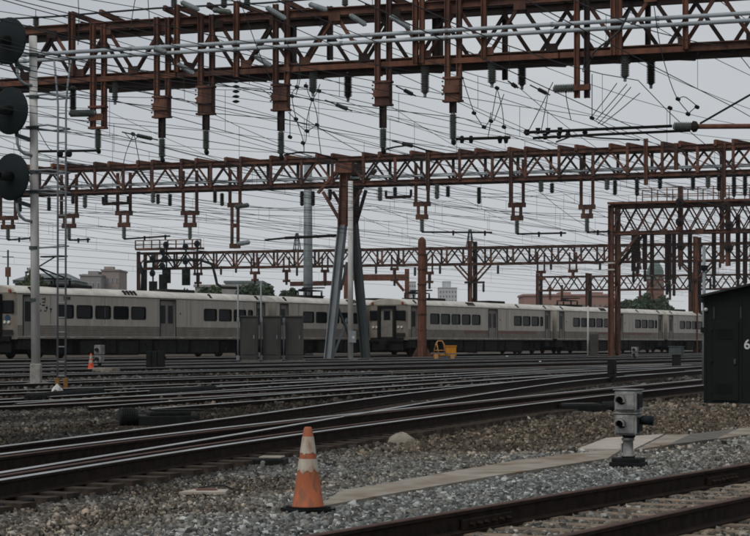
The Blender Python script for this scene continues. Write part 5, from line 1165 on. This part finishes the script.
for car in (A1,):
    mb = MB(); mb.box(4.1, 4.75, -.008, -.003, 3.2, 3.42); mb.build('number_board', M['inox_band'], car)
    mb = MB(); mb.box(4.17, 4.35, -.012, -.0085, 3.25, 3.37).box(4.42, 4.5, -.012, -.0085, 3.25, 3.37).box(4.56, 4.68, -.012, -.0085, 3.25, 3.37); mb.build('number', M['gasket'], car)

# ------------------------------------------------------------------ overhead wires
FR1, FR2, FR3, FR4 = Fr(66.0), Fr(120.0), Fr(207.0), Fr(318.0)
def q_at(fr, p, b=.8):                            # where the line over p crosses a gantry
    A = fr.pt(0, b, 0); ax = np.array([A.x, A.y]); u = np.array([UX, UY]); n = np.array([-CS, SN])
    a = (p-ax@n)/(u@n); c = ax+a*u; return float(c[0]*SN+c[1]*CS)
drop_me = None
def unit_drop():
    b = MB(); b.tube([(0,0,0), (0,0,-1)], .0065, 4); me = b.build('dropper', M['wire']); d = me.data; bpy.data.objects.remove(me); return d
DROP = unit_drop()
def overhead_line(p, z0, supports, slope, label, group, r=.009, droppers=True, hang=1.15, mid=.35, p2=None):
    # supports: list of q; slope: drift of p per metre of q
    q0 = supports[1] if len(supports) > 1 else supports[0]
    P = lambda q: p+(q-q0)*slope
    X, Y = PQ(P(q0), q0); t = thing('overhead_line', (X, Y, z0), label, 'overhead line', group)
    pts_c = []; pts_m = []; dr = []
    for i in range(len(supports)-1):
        a, b = supports[i], supports[i+1]; n = 10
        for k in range(n+(i == len(supports)-2)):
            f = k/n; q = a+(b-a)*f; X, Y = PQ(P(q), q); s = 4*f*(1-f)
            zc = z0-.08*s; zm = z0+hang-(hang-mid)*s
            pts_c.append((X, Y, zc)); pts_m.append((X, Y, zm))
            if droppers and 0 < k < n+1 and k % 2: dr.append((X, Y, zm, zm-zc))
    b = MB(); b.tube(pts_c, r, 5); b.build('contact_wire', M['wire'], t)
    b = MB(); b.tube(pts_m, r*1.1, 5); b.build('messenger_wire', M['wire'], t)
    for X, Y, zm, ln in dr:
        o = bpy.data.objects.new('dropper', DROP); COL.objects.link(o); o.parent = t
        o.location = (X-t.location.x, Y-t.location.y, zm-t.location.z); o.scale = (1, 1, ln)
R_ = random.Random(3)
PLIST = [23.6, 27.8, 30.3, 33.8, 37.0, 40.4, 42.4, 46.6, 52.5, 58.0, 64.5, 67.6, 72.0, 76.0, 80.0, 88.0, 98.0]
for p in PLIST:
    sup = [q_at(FR1, p)-56, q_at(FR1, p), q_at(FR2, p), q_at(FR3, p), q_at(FR4, p)]
    overhead_line(p, 8.0+R_.uniform(-.5, .15), sup, 0, 'thin dark contact and messenger wires with droppers strung along a track', 'overhead wires along the tracks', r=R_.choice((.007, .009, .009, .012)))
# turnout wires that cut across, and plain feeders higher up
for p, sl, z in ((33, -.10, 8.2), (44, -.09, 8.1), (28, .07, 8.3), (58, -.12, 7.9), (70, -.10, 8.0), (38, .10, 8.2), (84, -.13, 8.0), (50, .08, 7.9), (22, .14, 8.3), (26, .18, 8.6), (31, .15, 8.2), (35, .2, 8.4), (41, .16, 8.1), (47, .2, 8.0), (19, .1, 8.9)):
    sup = [q_at(FR1, p)-50, q_at(FR1, p), q_at(FR1, p)+46, q_at(FR1, p)+98, q_at(FR1, p)+150]
    overhead_line(p, z, sup, sl, 'thin overhead wires slanting across the tracks above a turnout', 'overhead wires above the turnouts', hang=R_.uniform(1.1, 1.9), r=R_.choice((.008, .01, .013)))
def feeder(p, z, sl, sag, r=.013):
    q0 = q_at(FR1, p); X, Y = PQ(p, q0); ob = []
    qs = [q0-60, q0, q_at(FR2, p), q_at(FR3, p), q_at(FR4, p)]; pts = []
    for i in range(4):
        for k in range(10+(i == 3)):
            f = k/10; q = qs[i]+(qs[i+1]-qs[i])*f; x, y = PQ(p+(q-q0)*sl, q); pts.append((x, y, z-sag*4*f*(1-f)))
    b = MB(); b.tube(pts, r, 5); o = b.build('feeder_cable', M['wire'], None, origin=V(X, Y, z)); tag(o, 'single dark feeder cable running along the yard above the wires', 'cable', 'feeder cables above the gantries')
for p, z, sl, sag in ((24, 13.2, 0, .9), (26.5, 13.0, .02, .8), (31, 13.4, 0, 1.0), (34.5, 12.9, -.03, .9), (37, 10.6, 0, .7), (39.5, 13.2, .03, 1.0), (43, 13.0, 0, .8), (20.5, 13.1, .02, .8), (29, 10.4, -.04, .6), (48, 12.9, 0, .9), (54, 10.5, .02, .7), (62, 13.1, -.03, .9), (70, 10.6, 0, .8), (78, 10.2, .02, .8), (88, 11, 0, .9), (66, 9.4, .05, .6)):
    feeder(p, z, sl, sag)
# jumpers: short looping wires with clamps hanging under the nearest gantry
def jl(pts):
    x = sum(q[0] for q in pts)/len(pts); y = sum(q[1] for q in pts)/len(pts)
    if x < 200: return ('thin dark jumper wire near the white mast end of the nearest gantry', 'wire', 'jumper wires at the left of the nearest gantry')
    if x < 350: return ('looping dark jumper wire with clamps beside the fourth dropped hanger', 'wire', 'jumper wires beside the fourth hanger')
    if x < 520: return ('looping dark jumper wire with clamps right of the last long hanger', 'wire', 'jumper wires right of the last long hanger')
    if x < 645: return ('thin straight jumper wire above the long steady arms', 'wire', 'jumper wires above the steady arms')
    return ('dark jumper wire with clamps above the brown pipe cantilever', 'wire', 'jumper wires above the cantilever')
def jumper(pts, d, clamps=(), r=.014):
    P = [at(x, y, d) for x, y in pts]; Q = []
    for i in range(len(P)-1):                     # Catmull-Rom
        p0, p1, p2, p3 = P[max(i-1, 0)], P[i], P[i+1], P[min(i+2, len(P)-1)]
        for k in range(6):
            t = k/6; Q.append(0.5*((2*p1)+(p2-p0)*t+(2*p0-5*p1+4*p2-p3)*t*t+(3*p1-p0-3*p2+p3)*t**3))
    Q.append(P[-1]); c = P[0]; t = thing('jumper_wire', tuple(c), *jl(pts))
    b = MB(); b.tube(Q, r, 5); b.build('wire', M['wire'], t)
    for x, y in clamps:
        c = at(x, y, d-.02); b = MB(); b.lathe(c+V(-.07, 0, .03), c+V(.07, 0, -.03), [(0, .03), (.2, .06), (.8, .06), (1, .03)], 8); b.build('clamp', M['iron'], t)
jumper([(300,60),(297,85),(292,95),(296,118),(303,140),(304,152)], 66, [(297,87),(292,96),(303,143)])
jumper([(306,82),(308,92),(312,99),(317,92),(320,84)], 66, [(306,86),(312,99.5),(319,91)])
jumper([(312,100),(307,120),(306,140),(303,146)], 66, [(307,131)])
jumper([(313,100),(317,115),(318,130),(321,154)], 66, [(317,125)])
jumper([(288,112),(295,119),(300,126),(307,131),(312,128),(317,125)], 66, [(296,119)])
jumper([(290,90),(290,120),(290,137)], 66, [(290,137)])
jumper([(462,76),(468,95),(474,112),(480,122),(484,127),(489,121),(491,112)], 64, [(474,113),(484,127),(491,121)])
jumper([(497,88),(494,105),(491,121),(488,137)], 64, [(497,88)])
jumper([(497,88),(502,108),(504,127)], 64, [(504,127)])
jumper([(504,94),(499,108),(494,121)], 64)
jumper([(654,6),(660,45),(668,75),(677,98),(688,112)], 61, [(678,99),(688,114)])
jumper([(678,99),(685,97),(697,106)], 61, [(697,107)])
jumper([(697,106),(690,112),(688,114)], 61)
jumper([(565,85),(567,102),(571,120)], 62); jumper([(585,60),(583,72),(591,60)], 61); jumper([(592,58),(596,50),(618,32),(630,10)], 60.5, (), .03)
jumper([(670,107),(670,125)], 60, [(670,108)]); jumper([(592,74),(592,118)], 62.5, [(592,118)])
for x0, y0, x1, y1 in ((592,116,617,83),(596,120,627,84),(598,124,631,87),(601,125,640,93),(553,82,528,132),(549,88,541,132),(592,119,620,133)): jumper([(x0,y0), ((x0+x1)/2, (y0+y1)/2+.6), (x1,y1)], 61.5)
jumper([(130,30),(135,0),(140,-20)], 66); jumper([(150,28),(148,0),(147,-20)], 66); jumper([(78,-5),(79,20),(78,45)], 68); jumper([(238,-5),(247,20),(262,60),(272,82)], 66); jumper([(285,40),(300,70),(296,95)], 65.8)
jumper([(134,133),(126,153),(120,180)], 68.5); jumper([(134,133),(140,165)], 68.5); jumper([(124,132),(133,140),(140,134)], 68.5, [(133,134)]); jumper([(38,130),(48,147),(52,150)], 69)
for ri, (x0, y0, x1, y1) in enumerate(((122,132,158,140),(325,100,352,111),(396,86,416,96),(392,141,417,147),(530,85,550,95),(508,81,518,88))):   # rod insulators in the wires
    t = thing('rod_insulator', tuple(at(x0, y0, 66.5)), ['slim rod insulator in a wire just left of the second dropped hanger', 'slim rod insulator right of the looping jumpers below the gantry middle', 'slim rod insulator between the two rightmost long hangers, upper one', 'slim rod insulator between the two rightmost long hangers, just above the second gantry', 'slim rod insulator ending at the fat horizontal insulator', 'short rod insulator left of the fat horizontal insulator'][ri], 'insulator', 'rod insulators in the wires'); b = MB(); a, c = at(x0, y0, 66.5), at(x1, y1, 66.2)
    b.tube([a, c], .025, 6); b.build('rod', M['wire'], t); b = MB(); b.insul(a.lerp(c, .4), a.lerp(c, .85), .075); b.build('shed_stack', M['ins_dark'], t)

# ------------------------------------------------------------------ far background
def building(name, x0, x1, ytop, d, dep, m, label, rows, cols, roof=None, cat='building', wm='farglass'):
    a, b = at(x0, 343, d), at(x1, 343, d); h = at(x0, ytop, d).z; t = thing(name, (a.x, d, 0), label, cat)
    mb = MB(); mb.box(a.x, b.x, d, d+dep, -.5, h); mb.build('wall', M[m], t)
    w = (b.x-a.x)/cols; fh = 3.4
    for r in range(rows):
        for c in range(cols):
            z = h-1.2-(r+1)*fh+.9; xx = a.x+w*(c+.25)
            if z < 4: continue
            mb = MB(); mb.box(xx, xx+w*.5, d-.12, d-.01, z, z+1.7); f = mb.build('window', M['stucco_pale'] if m != 'brick_pink' else M['stucco2'], t); mb = MB(); mb.box(xx+.12, xx+w*.5-.12, d-.18, d-.125, z+.12, z+1.58); mb.build('pane', M[wm], f)
    mb = MB(); mb.box(a.x-.3, b.x+.3, d-.3, d+dep+.3, h+.003, h+.5); rf = mb.build('roof', M[roof or m], t)
    return t, a.x, b.x, h, rf
t, xa, xb, h, rf = building('apartment_block', 80, 101, 276, 620, 20, 'stucco', 'pale grey apartment block above the train roof at left', 2, 4)
for x0, x1, y0 in ((88, 98, 271), (82, 86, 274)):
    a, b = at(x0, y0, 624), at(x1, 343, 624); mb = MB(); mb.box(a.x, b.x, 624, 634, h+.51, a.z); mb.build('penthouse', M['stucco'], t)
t, xa, xb, h, rf = building('apartment_block', 101.5, 119, 271, 628, 20, 'stucco2', 'rosy apartment block with a roof box beside the pale grey block', 3, 4)
mb = MB(); a = at(104, 268.5, 632); mb.box(a.x, a.x+3, 632, 636, h+.51, a.z+.6); mb.build('penthouse', M['stucco2'], t)
t, xa, xb, h, rf = building('low_building', 15, 73, 283.5, 330, 14, 'roof_far', 'low dark building with a slate-green roof behind the left train', 1, 10)
mb = MB(); mb.add([(xa-.5, 329.5, h+.51), (xb+.5, 329.5, h+.51), (xb-2, 337, h+1.9), (xa+2, 337, h+1.9), (xa-.5, 344.5, h+.51), (xb+.5, 344.5, h+.51)], [(0,1,2,3), (1,5,2), (5,4,3,2), (4,0,3), (0,4,5,1)]); mb.build('hipped_roof', M['roof_far'], rf)
building('low_building', 195, 245, 287, 420, 14, 'stucco', 'low grey building seen between trees above the left train', 1, 8)
building('low_building', 225, 262, 283, 440, 16, 'stucco_pale', 'pale flat-roofed building right of the signal platform', 1, 6, 'roof_far')
t, xa, xb, h, rf = building('brick_warehouse', 524, 614, 296, 520, 20, 'brick_pink', 'long pale red brick warehouse behind the second train', 1, 16)
for x0, x1 in ((560, 571), (590, 603)):
    a, b = at(x0, 293.5, 524), at(x1, 343, 524); mb = MB(); mb.box(a.x, b.x, 524, 534, h+.51, a.z+.4); mb.build('penthouse', M['brick_pink'], t)
def tower():
    d = 600; a, b = at(648.5, 343, d), at(664, 343, d); zb, zt = at(656, 279, d).z, at(656, 262, d).z; w = b.x-a.x; cx = (a.x+b.x)/2
    t = thing('clock_tower', (cx, d, 0), 'square brick tower with a green copper top behind the lattice tower', 'tower')
    mb = MB(); mb.box(cx-w/2, cx+w/2, d, d+w, -.5, zb); mb.build('wall', M['brick_far'], t)
    mb = MB(); mb.box(cx-w/2-.35, cx+w/2+.35, d-.35, d+w+.35, zb+.003, zb+.6); mb.build('cornice', M['stucco'], t)
    mb = MB(); vs = []
    for f, s_ in ((0, 1), (.35, .97), (.6, .85), (.85, .6), (1, .45)):
        z = zb+.6+(zt-zb-.6)*f; vs += [(cx-w/2*s_, d+w/2-w/2*s_, z), (cx+w/2*s_, d+w/2-w/2*s_, z), (cx+w/2*s_, d+w/2+w/2*s_, z), (cx-w/2*s_, d+w/2+w/2*s_, z)]
    mb.add(vs, [(r*4+i, r*4+(i+1) % 4, (r+1)*4+(i+1) % 4, (r+1)*4+i) for r in range(4) for i in range(4)]+[(16,17,18,19)]); mb.build('copper_roof', M['copper'], t)
    for i in (-1, 0, 1):
        mb = MB(); mb.box(cx+i*1.4-.4, cx+i*1.4+.4, d-.1, d-.01, zb-3.2, zb-.8); wd = mb.build('window', M['stucco'], t); mb = MB(); mb.box(cx+i*1.4-.28, cx+i*1.4+.28, d-.16, d-.105, zb-3.05, zb-.95); mb.build('pane', M['farglass'], wd)
tower()
t, *_ = building('tower_block', 439, 457, 288, 1500, 30, 'stucco_pale', 'pale hazy tower block far away right of the rust column', 3, 6)
a, b = at(443, 281, 1505), at(451, 343, 1505); mb = MB(); mb.box(a.x, b.x, 1505, 1525, 30, a.z); mb.build('penthouse', M['stucco_pale'], t)
building('tower_block', 409, 416, 282, 1500, 30, 'stucco_pale', 'pale narrow tower block far away left of the rust column', 3, 3)
def antenna():
    d = 250; o = at(8, 343, d); t = thing('antenna_mast', (o.x, d, .35), 'slim mast with a cross arm and brown box behind the left train', 'mast')
    c = at(8, 250, d); mb = MB(); mb.tube([(o.x, d, .3), (o.x, d, c.z)], .12, 8); mb.build('pole', M['galv_dark'], t)
    e = at(3, 257, d); mb = MB(); mb.beam((o.x-.7, d, e.z), (o.x+.7, d, e.z), .12, .12); mb.build('cross_arm', M['galv_dark'], t)
    e = at(8, 272, d); mb = MB(); mb.box(o.x-.3, o.x+.3, d-.3, d+.3, e.z-.6, e.z+.6); mb.build('box', M['rust_hot'], t)
antenna()
def tree(x, ytop, wpx, d, m, label, seed, n=6500):
    r = np.random.default_rng(seed); o = at(x, 343, d); top = at(x, ytop, d).z; w = wpx*1.7*d/F/2; t = thing('tree', (o.x, d, 0), label, 'tree', 'trees beyond the trains')
    hb = max(1.5, top*.28); mb = MB(); mb.tube([(o.x, d, -.3), (o.x+.2, d, hb), (o.x-.1, d, top*.6), (o.x, d, top*.85)], [w*.10+.12, w*.08+.1, .12, .03], 8)
    for k in range(6):
        an = k*1.05+seed; mb.tube([(o.x, d, hb+(top-hb)*.08*k), (o.x+math.cos(an)*w*.4, d+math.sin(an)*w*.4, hb+(top-hb)*(.3+.08*k)), (o.x+math.cos(an)*w*.75, d+math.sin(an)*w*.75, hb+(top-hb)*(.45+.07*k))], [.14, .09, .03], 6)
    mb.build('trunk', M['bark'], t)
    nc = 26; cc = r.normal(0, 1, (nc, 3)); cc /= np.linalg.norm(cc, axis=1)[:, None]; cc *= (r.random((nc, 1))**.4)*.72; cr_ = r.uniform(.22, .42, nc)
    k = r.integers(0, nc, n); v = r.normal(0, 1, (n, 3)); v /= np.linalg.norm(v, axis=1)[:, None]; c = cc[k]+v*(cr_[k]*r.random(n)**.35)[:, None]
    c = c*np.array([w, w, (top-hb)/2])+np.array([o.x, d, (top+hb)/2]); s_ = w*.085*r.uniform(.6, 1.5, n)+.05
    a1 = r.normal(0, 1, (n, 3)); a1 /= np.linalg.norm(a1, axis=1)[:, None]; a2 = np.cross(a1, r.normal(0, 1, (n, 3))); a2 /= np.linalg.norm(a2, axis=1)[:, None]
    a1 *= s_[:, None]; a2 *= s_[:, None]*.6; vs = np.stack([c-a1, c+a2, c+a1, c-a2], 1).reshape(-1, 3); mb = MB(); mb.v = vs.tolist(); mb.f = [(4*i, 4*i+1, 4*i+2, 4*i+3) for i in range(n)]; mb.m = [0]*n
    mb.build('crown', M[m], t)
tree(26, 267, 17, 300, 'leaf', 'leafy green tree just left of the signal mast above the train', 1); tree(42, 271, 11, 305, 'leaf', 'smaller green tree behind the white signal mast', 2)
tree(188, 286, 16, 260, 'leaf', 'green tree under the far signal platform', 3); tree(203, 283, 18, 265, 'leaf', 'bushy green tree right below the signal platform', 4); tree(216, 286, 14, 262, 'leaf', 'round green tree where the cable loop hangs', 5)
tree(252, 281, 22, 280, 'leaf_dark', 'dark tree left of the tall grey pole', 6); tree(272, 279, 24, 285, 'leaf_dark', 'larger dark tree beside the tall grey pole', 7); tree(288, 284, 16, 290, 'leaf_dark', 'small dark tree touching the tall grey pole', 13)
tree(632, 296, 22, 430, 'leaf_dark', 'dark tree left of the brick tower', 8); tree(648, 293, 22, 440, 'leaf_dark', 'dark tree in front of the brick tower', 9); tree(664, 296, 20, 435, 'leaf_dark', 'dark tree right of the brick tower', 10); tree(622, 300, 14, 428, 'leaf_dark', 'low dark tree beside the lattice tower', 11)
# a low belt of far trees closes the horizon behind the trains
def belt():
    r = np.random.default_rng(40); n = 16000; X = r.uniform(-420, 420, n); base = 900; hh = 5+3*vnoise(X*.03, X*0+3.3, 4)+3*vnoise(X*.11, X*0+1.3, 8)
    Y = base+r.uniform(0, 30, n); Z = hh*r.random(n)**.7; s_ = r.uniform(.5, 1.3, n); a1 = r.normal(0, 1, (n, 3)); a1 /= np.linalg.norm(a1, axis=1)[:, None]; a2 = np.cross(a1, r.normal(0, 1, (n, 3))); a2 /= np.linalg.norm(a2, axis=1)[:, None]
    c = np.stack([X, Y, Z], 1); vs = np.stack([c-a1*s_[:, None], c+a2*s_[:, None], c+a1*s_[:, None], c-a2*s_[:, None]], 1).reshape(-1, 3); mb = MB(); mb.v = vs.tolist(); mb.f = [(4*i, 4*i+1, 4*i+2, 4*i+3) for i in range(n)]; mb.m = [0]*n
    o = mb.build('treeline', M['leaf_dark']); tag(o, 'low dark belt of far trees along the horizon', 'treeline', None, 'stuff')
belt()

# ------------------------------------------------------------------ haze
def haze():
    mb = MB(); mb.box(-1500, 1500, -300, 2400, -1.6, 60); o = mb.build('haze', [], None)
    m = bpy.data.materials.new('haze_air'); m.use_nodes = True; t = m.node_tree; t.nodes.clear(); ou = t.nodes.new('ShaderNodeOutputMaterial'); v = t.nodes.new('ShaderNodeVolumePrincipled')
    v.inputs['Color'].default_value = (0.95, 0.96, 0.96, 1); v.inputs['Density'].default_value = 0.00008; t.links.new(v.outputs[0], ou.inputs['Volume']); o.data.materials.append(m)
    tag(o, 'thin grey haze filling the air over the yard', 'haze', None, 'stuff')
haze()
